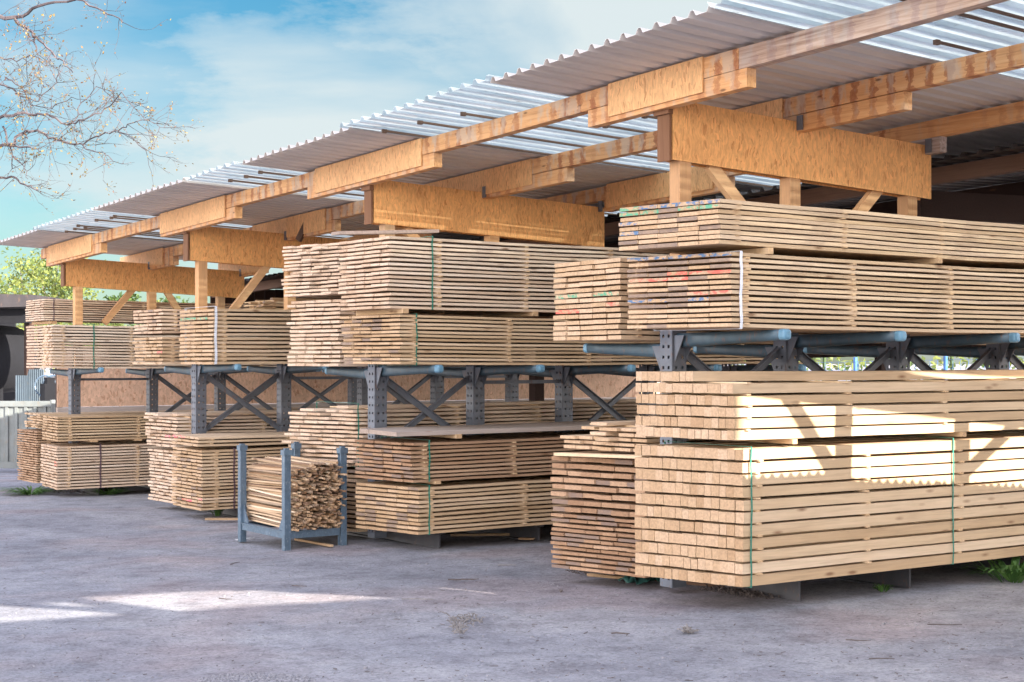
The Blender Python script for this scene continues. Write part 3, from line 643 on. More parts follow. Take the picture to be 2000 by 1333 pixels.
for k in range(9):
    ya, yb = cuts[k+1], cuts[k]; m = kinds[k]
    x0 = 6.30+(-.03 if m == 'clear' else 0)+jit(.02)
    if m == 'roof':                          # sheets about a metre wide, overlapping
        w = (yb-ya); n = max(1, round(w/2.3))
        for q in range(n):
            s0 = ya+w*q/n-(.05 if q else 0); s1 = ya+w*(q+1)/n
            roof_sheet(s0, s1, x0+jit(.03), 11.7, M['roof'], zroof, shed, .004+.006*(q % 2), jag=.03)
    else:
        o = roof_sheet(ya-.10, yb+.10, x0-.02, 11.7, M['clear'], zroof, shed, .012, jag=.05); o['label'] = 'clear plastic corrugated sheet'
        y = ya+.12
        while y < yb-.1:                     # thin battens under the clear sheets
            xa = random.choice((6.55, 6.62, 6.7, 7.9, 6.6)); mb = MB(); mb.cur = (.2, random.random(), .4, 1)
            mb.bar((xa, y, zroof(xa, y)-.008), (11.5, y, zroof(11.5, y)-.008), .016, .018)
            mb.bar((xa-.02, y, zroof(xa, y)-.012), (xa+.02, y, zroof(xa, y)-.012), .03, .032)
            mb.build('roof_batten', M['midwood'], shed); y += random.choice((.342, .342, .513, .171))
# purlins along Y
PX = [6.97, 8.30, 9.75]
def purlin(x, i):
    joints = [3.3, 7.45 if i == 0 else 8.6, 12.2, 16.9, 22.25]
    for k in range(4):
        mb = MB(); a, b = joints[k]+.002, joints[k+1]-.002; n = 8
        mb.cur = ((.08 if (i == 0 and k == 0) else .8), random.random(), .9 if not (i == 2 and k == 0) else .3, 1)
        rg = []
        for q in range(n+1):
            y = a+(b-a)*q/n; zt = zroof(x, y)-.022+.005*math.sin(y*1.7+i)
            rg.append([(x, y, zt-.14), (x+.09, y, zt-.14), (x+.09, y, zt), (x, y, zt)])
        mb.rings(rg); mb.build('purlin', M['beam'], shed)
for i, x in enumerate(PX): purlin(x, i)
def saddle(x, ya, yb, clad=None, tone=.8, st=.6):
    mb = MB(); mb.cur = (tone, .3, st, 1); e = .002
    mb.hexa([(x+.003, ya, zroof(x, ya)-.29), (x+.087, ya, zroof(x, ya)-.29), (x+.087, ya, zroof(x, ya)-.162-e), (x+.003, ya, zroof(x, ya)-.162-e),
             (x+.003, yb, zroof(x, yb)-.29), (x+.087, yb, zroof(x, yb)-.29), (x+.087, yb, zroof(x, yb)-.162-e), (x+.003, yb, zroof(x, yb)-.162-e)])
    s = mb.build('saddle_beam', M['beam'], shed)
    if clad:
        c0, c1 = clad; mb = MB(); nsp = max(1, round((c1-c0)/1.3))
        for q in range(nsp):
            a = c0+(c1-c0)*q/nsp+.002; b = c0+(c1-c0)*(q+1)/nsp-.002; zb = .255
            mb.hexa([(x-.014, a, zroof(x, a)-zb), (x-.002, a, zroof(x, a)-zb), (x-.002, a, zroof(x, a)-.012), (x-.014, a, zroof(x, a)-.012),
                     (x-.014, b, zroof(x, b)-zb), (x-.002, b, zroof(x, b)-zb), (x-.002, b, zroof(x, b)-.012), (x-.014, b, zroof(x, b)-.012)])
        mb.build('osb_panel', M['osb_side'], s)
def yy(px, x): a, b = ray(px); return x*b/a
x = PX[0]
saddle(x, yy(1458, x), yy(1148, x), (yy(1375, x), yy(1190, x))); saddle(x, yy(847, x), yy(600, x), (yy(825, x), yy(617, x)))
saddle(x, yy(459, x), yy(313, x), (yy(441, x), yy(314, x))); saddle(x, yy(197, x), yy(90, x), (yy(180, x), yy(96, x)))
x = PX[1]
saddle(x, yy(1765, x), yy(1440, x), (yy(1530, x), yy(1400, x))); saddle(x, yy(1107, x), yy(850, x), (yy(1040, x), yy(830, x)))
saddle(x, yy(653, x), yy(500, x), (yy(637, x), yy(495, x))); saddle(x, yy(338, x), yy(235, x), (yy(319, x), yy(236, x)))
x = PX[2]
saddle(x, yy(1835, x), yy(1690, x), None, .02, .3); saddle(x, yy(1300, x)-.9, yy(1180, x), (yy(1300, x)-.7, yy(1186, x))); saddle(x, 16, 17.9, (16.2, 17.8)); saddle(x, 20.6, 22.2, (20.7, 22.1))
# trestle frames that stand on each rack and carry the purlins
def trestle(row, Y, zt, zb, posts, braces, x0=7.07, x1=9.83, slope=.042, splits=(.6,), zpost=None):
    mb = MB(); d = .062
    def bx(xa, xb, ya, yb, za, zc, sl=slope):
        k = lambda x: -sl*(x-x0)
        mb.hexa([(xa, ya, za+k(xa)), (xa, yb, za+k(xa)), (xa, yb, zc+k(xa)), (xa, ya, zc+k(xa)), (xb, ya, za+k(xb)), (xb, yb, za+k(xb)), (xb, yb, zc+k(xb)), (xb, ya, zc+k(xb))])
    mb.cur = (.5, .4, .2, 1)
    bx(x0, x1-.03, Y-d+.014, Y+d-.014, zb+.012, zb+.10); bx(x0, x1-.03, Y-d+.014, Y+d-.014, zt-.17, zt-.06)
    hd = mb.build('header_beam', M['brace'], shed)
    mb = MB(); mb.cur = (.5, .5, 0, 1); mb.box(x0-.032, x0-.012, Y-d-.004, Y+d+.004, zb-.01, zt-.11); mb.box(x0-.055, x0-.012, Y-d-.02, Y+d+.02, zt-.11, zt+.01)
    mb.build('end_block', M['endwood'], hd)
    cutx = [x0]+[x0+(x1-x0)*s for s in splits]+[x1]
    for k in range(len(cutx)-1):
        for ys in (Y-d, Y+d-.012):
            mb = MB(); bx(cutx[k]+.002, cutx[k+1]-.002, ys, ys+.012, zb, zt); mb.build('osb_panel', M['osb'], hd)
    for px_ in PX:                           # galvanised hangers where the purlins cross the header
        if x0 < px_ < x1:
            mb = MB(); z_ = zroof(px_, Y)-.30; mb.box(px_-.006, px_-.0155, Y-d-.075, Y-d-.015, z_+.02, z_+.13); mb.build('joist_hanger', M['steel'], hd)
    for x in posts:
        mb = MB(); mb.cur = (random.uniform(.3, .9), random.random(), random.choice((0, .25)), 1); z0 = ROW[row]['top']-.1 if row else .1
        w = .055; mb.box(x-w, x+w, Y-w, Y+w, (ROW[row]['top']+.022) if row else 0.1, zb+.01-slope*(x-x0))
        mb.build('post', M['post'], hd)
    for (xa, za, xb, zb_, dy) in braces:
        mb = MB(); mb.cur = (random.uniform(.4, .9), random.random(), .05, 1); mb.bar((xa, Y+dy, za), (xb, Y+dy, zb_), .055, .09); mb.build('brace', M['brace'], hd)
    return hd
def xz(px, py, Y): v = atY(px, py, Y); return v.x, v.z
def BR(pa, pb, Y, dy=0): xa, za = xz(*pa, Y); xb, zb = xz(*pb, Y); k = .35; return (xa-(xb-xa)*k, za-(zb-za)*k, xb+(xb-xa)*0, zb+(zb-za)*0, dy)
Y1 = 8.3
trestle(1, Y1, 3.56, 3.13, [xz(1329, 350, Y1)[0], xz(1543, 370, Y1)[0], xz(1772, 395, Y1)[0]],
        [(*xz(1385, 322, Y1), *xz(1475, 440, Y1), 0), (*xz(1715, 368, Y1), *xz(1650, 450, Y1), 0)], splits=(.6,))
Y2 = 12.6
trestle(2, Y2, 3.417, 3.0, [xz(756, 445, Y2)[0], 8.45, 9.6], [(7.45, 2.97, 8.2, 2.3, 0)], splits=(.6,))
Y3 = 17.0
trestle(3, Y3, 3.31, 2.89, [xz(393, 540, Y3)[0], 8.4, 9.6], [(*xz(525, 515, Y3), *xz(440, 625, Y3), 0)], splits=(.35, .7))
Y4 = 21.5
trestle(4, Y4, 3.176, 2.77, [xz(152, 600, Y4)[0], xz(296, 590, Y4)[0], xz(430, 590, Y4)[0]],
        [(*xz(262, 562, Y4), *xz(203, 632, Y4), 0), (*xz(322, 565, Y4), *xz(350, 610, Y4), 0)], splits=(.41, .58))
# slanting strut beside the third trestle's upper purlin
mb = MB(); mb.cur = (.1, .5, .3, 1); a = atY(612, 410, 16.3); b = atY(583, 470, 16.5); mb.bar(a, b, .05, .07); mb.build('strut', M['midwood'], shed)
# next trestle of the same canopy, to the right of the frame (its posts and braces stripe the sunlight on the timbers)
Y0 = 4.05
def sx(px, py):                              # where the shadow edge seen at px,py on the timber face comes from, in the plane of that trestle
    p = atY(px, py, 7.25); k = (7.25-Y0); return p.x+.35*k, p.z+.5*k
xp1 = sx(1649, 850)[0]; xp2 = sx(1880, 860)[0]
ztop = sx(1435, 765)
z_a = sx(1480, 765)[1]; xa_ = sx(1480, 765)[0]; z_b = sx(1870, 812)[1]; xb_ = sx(1870, 812)[0]
slp = (z_a-z_b)/(xb_-xa_)
tr = trestle(0, Y0, z_a+slp*(xa_-7.0)+.45, z_a+slp*(xa_-7.0), [], [(sx(1515, 750)[0], sx(1515, 750)[1]+.06, *sx(1632, 925), 0), (sx(2010, 820)[0], sx(2010, 820)[1]+.06, *sx(1885, 925), 0)], x0=7.0, x1=13.0, slope=slp, splits=(.4, .8))
make_rack(0, [8.3, 9.5, 10.7, 11.9], 'unseen steel rack added right of the frame to carry the covered bundle', (0, 2))
cs = thing('shadow_bundle', (10.5, 3.4, 1.97), 'unseen bundle added outside the frame, its corrugated sheet scalloping the sunlight on the timbers', 'lumber bundle')  # unseen bundle and sheet, added with their rack to scallop the sunlight's lower edge
def cov(x): X = x-.35*3.37; return (.965 if X < 7.85 else .90-.07*(X-7.9))+.5*3.37
for q in range(9):
    mb = MB(); z = 1.965+q*.062
    for j in range(6):
        mb.cur = (random.uniform(.2, .9), random.random(), 0, 1)
        if z+.05 < cov(12.9)-.01: mb.box(7.75+jit(.02), 12.9+jit(.02), 2.98+j*.14, 3.115+j*.14, z, z+.045)
    if mb.v: mb.build('board_layer', M['pine'], cs)
mb = MB(); pts = []; x = 7.7
while x < 12.95: pts += [(x, -.026), (x+.03, -.026), (x+.048, 0), (x+.068, 0)]; x += .0855
vs = [(x, 2.93, cov(x)+dz) for x, dz in pts]+[(x, 3.88, cov(x)+dz) for x, dz in pts]; k = len(pts)
mb.faces(vs, [(j, j+1, k+j+1, k+j) for j in range(k-1)]); mb.build('shadow_sheet', M['roof'], cs, solid=.003)
for xpp in (7.35, xp1, xp2, 12.4):
    if xpp == 7.35: continue
    mb = MB(); mb.cur = (.5, .4, 0, 1); mb.box(xpp-.065, xpp+.065, Y0-.06, Y0+.06, gz(8, Y0), z_a+.02); mb.build('post', M['post'], tr)

# ------------------------------------------------------------------ older dark shed behind the canopy
old = thing('old_timber_shed', (15, 14, 0), 'dark old timber shed with low corrugated roof behind the canopy', 'shed')
zo = lambda x, y: 3.42-0.03*(y-8.3)+.03*(x-10.6)
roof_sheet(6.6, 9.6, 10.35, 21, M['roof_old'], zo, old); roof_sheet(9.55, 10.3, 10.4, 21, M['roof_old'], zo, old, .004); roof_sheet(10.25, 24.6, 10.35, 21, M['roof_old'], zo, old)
for xk in (10.62, 12.4, 14.4, 16.6, 18.8, 20.8):
    mb = MB(); mb.cur = (.5, random.random(), 0, 1); n = 6
    rg = [[(xk, y, zo(xk, y)-.15), (xk+.09, y, zo(xk, y)-.15), (xk+.09, y, zo(xk, y)-.012), (xk, y, zo(xk, y)-.012)] for y in [6.7+17.8*q/n for q in range(n+1)]]
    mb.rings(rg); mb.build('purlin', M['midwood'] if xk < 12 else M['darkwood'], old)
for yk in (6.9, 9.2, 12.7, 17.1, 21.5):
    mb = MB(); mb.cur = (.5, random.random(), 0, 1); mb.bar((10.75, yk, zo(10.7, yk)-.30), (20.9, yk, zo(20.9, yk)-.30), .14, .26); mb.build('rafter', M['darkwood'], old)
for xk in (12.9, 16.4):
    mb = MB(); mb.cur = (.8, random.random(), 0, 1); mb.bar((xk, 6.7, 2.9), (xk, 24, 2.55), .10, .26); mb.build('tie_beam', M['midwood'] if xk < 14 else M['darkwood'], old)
for yk in (9.0, 13.6, 18.2, 23.4):
    for xk in (13.0, 20.4):
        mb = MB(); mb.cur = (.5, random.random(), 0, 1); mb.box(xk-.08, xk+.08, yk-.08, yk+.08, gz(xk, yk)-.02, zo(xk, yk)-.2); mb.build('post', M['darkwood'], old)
mb = MB()
z_ = 2.15
y = 6.7
while y < 24.5:
    mb.cur = (random.random(), random.random(), 0, 1); mb.box(21.0, 21.03, y+.004, y+.2, 2.0-.02*(y-8), zo(21, y)-.01); y += .205
mb.build('gable_boards', M['darkwood'], old)
mb = MB(); x = 10.6
while x < 21:
    mb.cur = (random.random(), random.random(), 0, 1); mb.box(x+.004, x+.2, 24.5, 24.53, 1.9, zo(x, 24.5)-.01); x += .205
mb.build('end_boards', M['darkwood'], old)

# ------------------------------------------------------------------ board wall behind the last rack
wall = thing('board_wall', (12, 25, gz(0, 25)), 'pale chipboard wall behind the last racks', 'wall')
wx = [8.1, 10.55, 13.0, 15.45, 17.9, 20.35, 22.8]
for k in range(6):
    mb = MB(); mb.box(wx[k]+.002, wx[k+1]-.002, 25, 25.02, .93, 1.92); mb.build('chipboard_panel', M['osb_pale'], wall)
mb = MB(); mb.cur = (.9, .2, 0, 1); mb.box(8.1, 22.8, 24.985, 25.05, .70, .925); mb.build('bottom_rail', M['grey_x'], wall)
for x in wx:
    mb = MB(); mb.cur = (.4, .2, 0, 1); mb.box(x+.01, x+.10, 25.025, 25.12, gz(0, 25)-.02, 1.9); mb.build('post', M['darkwood'], wall)

# ------------------------------------------------------------------ steel stillage with laths
sx0, sx1, sy0, sy1 = 6.22, 6.80, 12.66, 13.62
g0 = gz(6.5, 13)
st = thing('steel_stillage', (6.5, 13.1, g0), 'blue grey steel post pallet full of laths standing before the second rack', 'stillage')
for (x, y) in ((sx0, sy0), (sx1, sy0), (sx0, sy1), (sx1, sy1)):
    mb = MB(); s = .031; t = .008; ox = 1 if x == sx0 else -1; oy = 1 if y == sy0 else -1
    # channel post with a returned lip
    for (ax, bx_, ay, by_) in ((0, t, 0, 2*s), (t, 2*s, 0, t), (t, 2*s, 2*s-t, 2*s)):
        xa, xb = sorted((x-ox*s+ox*ax, x-ox*s+ox*bx_)); ya, yb = sorted((y-oy*s+oy*ay, y-oy*s+oy*by_)); mb.box(xa, xb, ya, yb, g0-.01, g0+.90)
    mb.box(x-s+.010, x+s-.010, y-s+.010, y+s-.010, g0+.01, g0+.895)
    p = mb.build('post', M['galv'], st)
    mb = MB(); mb.box(x-s-.008, x+s+.008, y-s-.008, y+s+.008, g0+.875, g0+.925); mb.box(x-s+.01, x+s-.01, y-s+.01, y+s-.01, g0+.925, g0+.94); mb.build('cap', M['galv'], p)
for y in (sy0, sy1):
    mb = MB(); mb.box(sx0+.037, sx1-.037, y-.02, y+.02, g0+.11, g0+.17); mb.box(sx0+.037, sx1-.037, y-.028, y+.028, g0+.17, g0+.178); mb.build('rail', M['galv'], st)
for x in (sx0, sx1):
    mb = MB(); mb.box(x-.02, x+.02, sy0+.037, sy1-.037, g0+.11, g0+.17); mb.box(x-.028, x+.028, sy0+.037, sy1-.037, g0+.17, g0+.178); mb.build('rail', M['galv'], st)
for (y, d) in ((sy0+.038, 1), (sy1-.038, -1)):
    mb = MB(); mb.faces([(sx0-.006, y, g0+.18), (sx0-.006, y+d*.11, g0+.18), (sx0-.006, y, g0+.36), (sx0+.006, y, g0+.18), (sx0+.006, y+d*.11, g0+.18), (sx0+.006, y, g0+.36)], [(0, 1, 2), (5, 4, 3), (0, 3, 4, 1), (1, 4, 5, 2), (2, 5, 3, 0)])
    mb.build('gusset', M['galv'], st)
random.seed(21)
lath_meshes = []
for k in range(14):
    mb = MB(); L = random.uniform(.98, 1.12); w = random.uniform(.016, .034); h = random.uniform(.010, .022)
    mb.cur = (random.random(), random.random(), random.choice((0, 0, .3, .6)), 1)
    n = 5; sk = jit(.01); rg = []
    for q in range(n+1):
        y = -L/2+L*q/n; dz = sk*math.sin(q*.6); dx = sk*math.cos(q*.5)
        rg.append([(dx-w/2, y, dz-h/2), (dx+w/2, y+jit(.004), dz-h/2), (dx+w/2, y, dz+h/2), (dx-w/2, y+jit(.004), dz+h/2)])
    mb.rings(rg); o = mb.build('wood_lath', M['lath']); lath_meshes.append((o.data, w, h)); bpy.data.objects.remove(o)
z = g0+.19; rows = 0; cnt = 0
while z < .745:
    x = sx0+.05; top_row = z > .62
    while x < sx1-.03:
        me, w, h = random.choice(lath_meshes)
        if not (top_row and (x-sx0 < (z-.62)*1.6 or sx1-x < (z-.62)*.8)):
            o = bpy.data.objects.new('wood_lath', me); COL.objects.link(o)
            o.location = (x+w/2, (sy0+sy1)/2+jit(.06), z+h/2+jit(.006)); o.rotation_euler = (jit(.035), jit(.35), jit(.028))
            tag(o, 'short rough lath among the many piled in the blue grey stillage', 'lath', 'laths piled in the steel stillage'); cnt += 1
        x += w+random.uniform(.002, .008)
    z += .0245
# ------------------------------------------------------------------ things behind on the left
gate = thing('ribbed_gate', (8, 26, gz(0, 26)), 'low ribbed grey sheet gate at the left edge behind the stacks', 'gate')
A = atZ(-70, 785, 27.2); B = atZ(104, 785, 27.2); gA = gz(0, 26)
dA = (B-A); dA.z = 0; LA = dA.length; dA.normalize(); nA = Vector((-dA.y, dA.x, 0))
if nA.dot(Vector((FX, FY, 0))) > 0: nA = -nA
mb = MB(); pts = []; q = 0.0
while q < LA: 
    pts += [(q, 0), (q+.05, 0), (q+.065, .03), (q+.11, .03), (q+.125, 0)]; q += .17
vs = []
for zz in (gA+.12, .88):
    for (u, d) in pts: v = A+dA*u+nA*d; vs.append((v.x, v.y, zz))
k = len(pts); mb.faces(vs, [(j, j+1, k+j+1, k+j) for j in range(k-1)]); mb.build('sheet', M['gate'], gate, solid=.004)
mb = MB(); a = A.copy(); b = B.copy(); a.z = b.z = .93; mb.bar(a, b, .09, .10); mb.build('top_rail', M['gate'], gate)
mb = MB(); a = A.copy(); b = B.copy(); a.z = b.z = gA+.10; mb.bar(a, b, .07, .12); mb.build('bottom_rail', M['gate'], gate)
a = B.copy(); mb = MB(); mb.bar((a.x, a.y, gA-.02), (a.x, a.y, 1.0), .09, .09); mb.build('post', M['gate'], gate)
nb = thing('neighbour_shed', (9, 33, 0), 'dark open shed with sagging flat roof at the left edge', 'shed')
A = atZ(-160, 560, 31); B = atZ(66, 576, 31)
mb = MB(); d2 = Vector((FX, FY, 0))*9
rg = []
mb.cur = (.5, .5, 0, 1)
za, zb = B.z, B.z-.45
mb.hexa([(A.x, A.y, za-.30), (A.x+d2.x, A.y+d2.y, za-.30), (A.x+d2.x, A.y+d2.y, za+.05), (A.x, A.y, za+.05), (B.x, B.y, za-.24), (B.x+d2.x, B.y+d2.y, za-.24), (B.x+d2.x, B.y+d2.y, za), (B.x, B.y, za)])
mb.build('roof', M['roof_old'], nb)
mb = MB(); v = atZ(-160, 600, 31.3); u = atZ(60, 622, 31.3); mb.bar((v.x, v.y, za-.45), (u.x, u.y, za-.42), .15, .30); mb.build('roof_beam', M['black'], nb)  # black colour stands in for the shade under the roof
for px in (57, -60):
    v = atZ(px, 700, 31.5); mb = MB(); mb.bar((v.x, v.y, gz(0, v.y)-.1), (v.x, v.y, za-.3), .16, .16); mb.build('post', M['darkwood'], nb)
mb = MB(); v = atZ(-260, 700, 41); u = atZ(30, 700, 41); mb.bar((v.x, v.y, .8), (u.x, u.y, .8), .1, 4.0); mb.build('back_wall', M['black'], nb)  # painted black in place of the shed's shaded interior
# dark round tank
tk = thing('round_tank', tuple(atZ(-20, 900, 33)), 'big black round tank on legs under the neighbouring shed', 'tank')
c = atZ(-10, 702, 33); mb = MB(); Rr = .74; ax = Vector((FX, FY, 0)).normalized(); sdv = Vector((FY, -FX, 0)); rg = []
for (t, k) in ((-1.1, .02), (-1.09, .55), (-1.0, .86), (-.85, 1), (0, 1.01), (.85, 1), (1.0, .86), (1.1, .1)):
    rg.append([c+ax*t+(sdv*math.cos(a)+Vector((0, 0, 1))*math.sin(a))*Rr*k for a in [2*math.pi*j/28 for j in range(28)]])
mb.rings(rg); mb.build('tank_body', M['black'], tk, smooth=True)
for s in (-.35, .35):
    for t in (-.7, .7):
        v = c+sdv*s+ax*t; mb = MB(); mb.bar((v.x, v.y, gz(0, v.y)-.05), (v.x, v.y, c.z-.45), .1, .1); mb.build('leg', M['black'], tk)
# upright blue corrugated sheets leaning behind the gate
A = atZ(30, 783, 30.2); B = atZ(86, 783, 30.2); mb = MB(); dA = (B-A); dA.z = 0; LA = dA.length; dA.normalize()
k = 30; vs = []
for zz in (gz(0, 29), atZ(60, 722, 30.2).z):
    for j in range(k+1): v = A+dA*(LA*j/k)-Vector((FX, FY, 0))*(.02*(j % 2)); vs.append((v.x, v.y, zz-(.12 if j < 14 and zz > 0 else 0)))
mb.faces(vs, [(j, j+1, k+1+j+1, k+1+j) for j in range(k)]); o = mb.build('corrugated_sheet', M['bluesheet'], solid=.004)
tag(o, 'pale blue corrugated sheet standing upright behind the ribbed gate', 'metal sheet')
# small dark machine beside it
mc = thing('yard_machine', tuple(atZ(100, 830, 29)), 'small dark machine with hoops behind the end of the ribbed gate', 'machine')
v = atZ(99, 765, 29); mb = MB(); mb.bar(v+Vector((-.16, 0, -.1)), v+Vector((.16, 0, -.1)), .3, .5); mb.bar(v+Vector((-.10, 0, .2)), v+Vector((.05, 0, .2)), .2, .14); mb.build('body', M['black'], mc)
for s in (-.1, .05):
    mb = MB(); mb.tube([v+sdv*s+Vector((0, 0, .1))+(sdv*math.cos(a)+Vector((0, 0, 1))*math.sin(a))*.2 for a in [2*math.pi*j/18 for j in range(19)]], .018, 5); mb.build('hoop', M['galv'], mc)
mb = MB(); mb.bar((v.x, v.y, gz(0, v.y)-.05), (v.x, v.y, v.z-.3), .25, .2); mb.build('stand', M['black'], mc)

# ------------------------------------------------------------------ vegetation
def leafball(mb, c, r, n, size, flat=.8):
    for _ in range(n):
        while True:
            p = Vector((jit(1), jit(1), jit(1)))
            if p.length < 1: break
        p = p*(.55+.45*random.random()); p.z *= flat; q = c+p*r
        a = Vector((jit(1), jit(1), jit(1))).normalized(); b = a.cross(Vector((jit(1), jit(1), jit(1)))).normalized()
        s = size*random.uniform(.6, 1.3); mb.cur = (random.random(), 0, 0, 1)
        mb.quad(q-a*s-b*s*.4, q+b*s*.1-a*s*.2+b*s*.5, q+a*s, q-b*s*.6)
def grow(mb, p, d, L, r, depth, tips, spread=.55, up=.12, k=5):
    n = 4; pts = [p]; rad = [r]
    for i in range(n):
        d = (d+Vector((jit(.18), jit(.18), jit(.12)+up*.3))).normalized(); p = p+d*L/n; pts.append(p); rad.append(r*(1-.45*(i+1)/n))
    mb.tube(pts, rad, k, cap=False)
    if depth == 0: tips.append((pts[-1], d)); return
    for i in range(random.choice((2, 3, 3))):
        q = pts[random.choice((2, 3, 4, 4))]; nd = (d+Vector((jit(1), jit(1), jit(.8)))*spread).normalized()
        grow(mb, q, nd, L*random.uniform(.62, .82), r*.5, depth-1, tips, spread, up, max(3, k-1))
    tips.append((pts[-1], d))
def tree(px, pyb, Z, H, crown, label, lm, leaf=.09, dens=20, group='trees beyond the yard', slim=.3, br=.5):
    b = atZ(px, pyb, Z); b.z = gz(0, b.y); root = thing('leafy_tree', tuple(b), label, 'tree', group)
    mb = MB(); tips = []; tr = [b+Vector((jit(.02)*i, jit(.02)*i, H*.92*i/6)) for i in range(7)]
    mb.tube(tr, [.028*H*.5*(1-.14*i) for i in range(7)], 7)
    for i in range(16):
        f = .22+.75*i/16; q = b+Vector((0, 0, H*f)); a = random.uniform(0, 6.28)
        grow(mb, q, Vector((math.cos(a), math.sin(a), .55)), H*slim*(1.1-f)*random.uniform(.6, 1.15), .03*(1.15-f)*H/8, 2, tips, .6)
    mb.build('trunk', M['bark'], root)
    mb = MB()
    for (q, d) in tips:
        if random.random() < .85: leafball(mb, q, crown*random.uniform(.4, 1), int(dens*random.uniform(.4, 1.3)), leaf)
    mb.build('crown', M[lm], root); return root
random.seed(77)
tree(48, 900, 52, 6.0, 1.0, 'yellow green tree with thin crown at the left edge above the dark shed', 'leaf_yg', .07)
tree(112, 900, 50, 6.1, 1.0, 'tall leafy tree just left of the end of the canopy roof', 'leaf_yg', .07)
tree(85, 900, 47, 5.2, .95, 'bright yellow green tree between the shed roof and the canopy corner', 'leaf_yg', .07)
tree(5, 900, 58, 5.0, .8, 'low yellow bush-like tree at the very left edge', 'leaf_yg', .07)
tree(235, 900, 56, 4.9, .5, 'green tree glimpsed under the far board panel near the canopy end', 'leaf_g', .08)
tree(285, 900, 52, 4.4, .45, 'yellowish tree seen below the far panel between post and brace', 'leaf_yg', .07)
tree(352, 900, 55, 4.6, .5, 'low green tree behind the second far post of the last frame', 'leaf_g', .08)
tree(178, 900, 60, 4.6, .5, 'pale bushy tree behind the first post of the far frame', 'leaf_yg', .07)
# hedge far behind, seen through the rack openings
mb = MB(); hd0 = Vector((27, -6, 0)); hd1 = Vector((27, 34, 0))
for _ in range(9000):
    f = random.random(); q = hd0.lerp(hd1, f)+Vector((jit(.5), 0, random.uniform(0, 2.1)+.2*math.sin(f*40))); q.z += gz(0, q.y)
    a = Vector((jit(1), jit(1), jit(1))).normalized(); b_ = a.cross(Vector((jit(1), jit(1), 1))).normalized(); s = .10
    mb.cur = (random.random(), 0, 0, 1); mb.quad(q-a*s, q+b_*s*.5, q+a*s, q-b_*s*.5)
for f in [i/30 for i in range(31)]:
    q = hd0.lerp(hd1, f); mb.cur = (0, 0, 0, 1); mb.tube([q+Vector((0, 0, gz(0, q.y))), q+Vector((jit(.2), jit(.2), 1.9))], .04, 4)
o = mb.build('hedge', M['leaf_yg']); tag(o, 'yellow green hedge seen through the gap under the rack arms', 'hedge', kind='stuff')
fn = thing('wire_fence', (25.5, 10, 0), 'wire mesh fence with blue posts behind the racks at the right', 'fence')
for i in range(14):
    y = -4+i*2.5; mb = MB(); mb.box(25.47, 25.53, y-.03, y+.03, gz(0, y)-.05, gz(0, y)+2.0); mb.build('post', M['bluepost'], fn)
mb = MB()
for i in range(11): mb.bar((25.5, -4, gz(0, -4)+.1+.18*i), (25.5, 28.5, gz(0, 28.5)+.1+.18*i), .006, .006)
for i in range(160): mb.bar((25.49, -4+i*.2, gz(0, -4+i*.2)+.1), (25.49, -4+i*.2, gz(0, -4+i*.2)+1.9), .005, .005)
mb.build('wire_mesh', M['bluepost'], fn)

# tree with opening buds, trunk outside the left edge, branches reaching into the sky
random.seed(8)
b = atZ(-520, 1000, 13.0); b.z = gz(0, b.y)
bt = thing('budding_tree', tuple(b), 'almost bare tree with yellow buds reaching into the upper left sky', 'tree')
mb = MB(); top = [b+Vector((jit(.05)*i, jit(.05)*i, 7.5*i/8)) for i in range(9)]
mb.tube(top, [.19*(1-.095*i) for i in range(9)], 10)
buds = []
def limb(mb, pts, r0, r1, twigs=1.0, zd=12.5):
    P = [atZ(px, py, z) for (px, py, z) in pts]
    fine = []
    for i in range(len(P)-1):
        for q in range(4):
            f = q/4; v = P[i].lerp(P[i+1], f)+Vector((jit(.012), jit(.012), jit(.014))); fine.append(v)
    fine.append(P[-1]); n = len(fine)
    mb.tube(fine, [1.35*(r0+(r1-r0)*(i/(n-1))**.8) for i in range(n)], 5)
    for i in range(1, n):
        if pts[0][0] > -600:
            for _ in range(random.choice((0, 0, 1, 1, 2))):
                if random.random() < twigs:
                    d = (fine[i]-fine[i-1]).normalized(); nd = (d*.5+Vector((jit(1), jit(1), jit(1)*.9))*.9).normalized()
                    twig(mb, fine[i], nd, random.uniform(.14, .36), .0032, 2)
def twig(mb, p, d, L, r, depth):
    pts = [p]; n = 5
    for i in range(n):
        d = (d+Vector((jit(.22), jit(.22), jit(.25)))).normalized(); p = p+d*L/n; pts.append(p)
        if random.random() < .30: buds.append((p, d))
        if depth and random.random() < .42: twig(mb, p, (d+Vector((jit(.8), jit(.8), jit(.9)))).normalized(), L*.55, r*.65, depth-1)
    mb.tube(pts, [r*(1-.14*i) for i in range(n+1)], 3, cap=False); buds.append((p, d))
T = lambda h: b+Vector((0, 0, h))
def stem_to(px, py, Z, h):                   # hidden part from the trunk to the first visible point
    v = atZ(px, py, Z); a = T(h); m = a.lerp(v, .5)+Vector((0, 0, .25)); mb.tube([a, a.lerp(m, .5)+Vector((0, 0, .1)), m, v], [.055, .045, .035, .018], 6)
stem_to(-10, 36, 12.6, 4.4); limb(mb, [(-10, 36, 12.6), (33, 36, 12.6), (70, 12, 12.5), (150, 0, 12.4), (200, 20, 12.3), (240, 44, 12.2)], .015, .003, .7)
limb(mb, [(28, 40, 12.6), (58, 62, 12.5), (75, 80, 12.4), (108, 112, 12.4), (125, 122, 12.3), (142, 142, 12.3)], .011, .003, .75)
limb(mb, [(66, 72, 12.5), (72, 90, 12.4), (76, 108, 12.4)], .006, .003, .8)
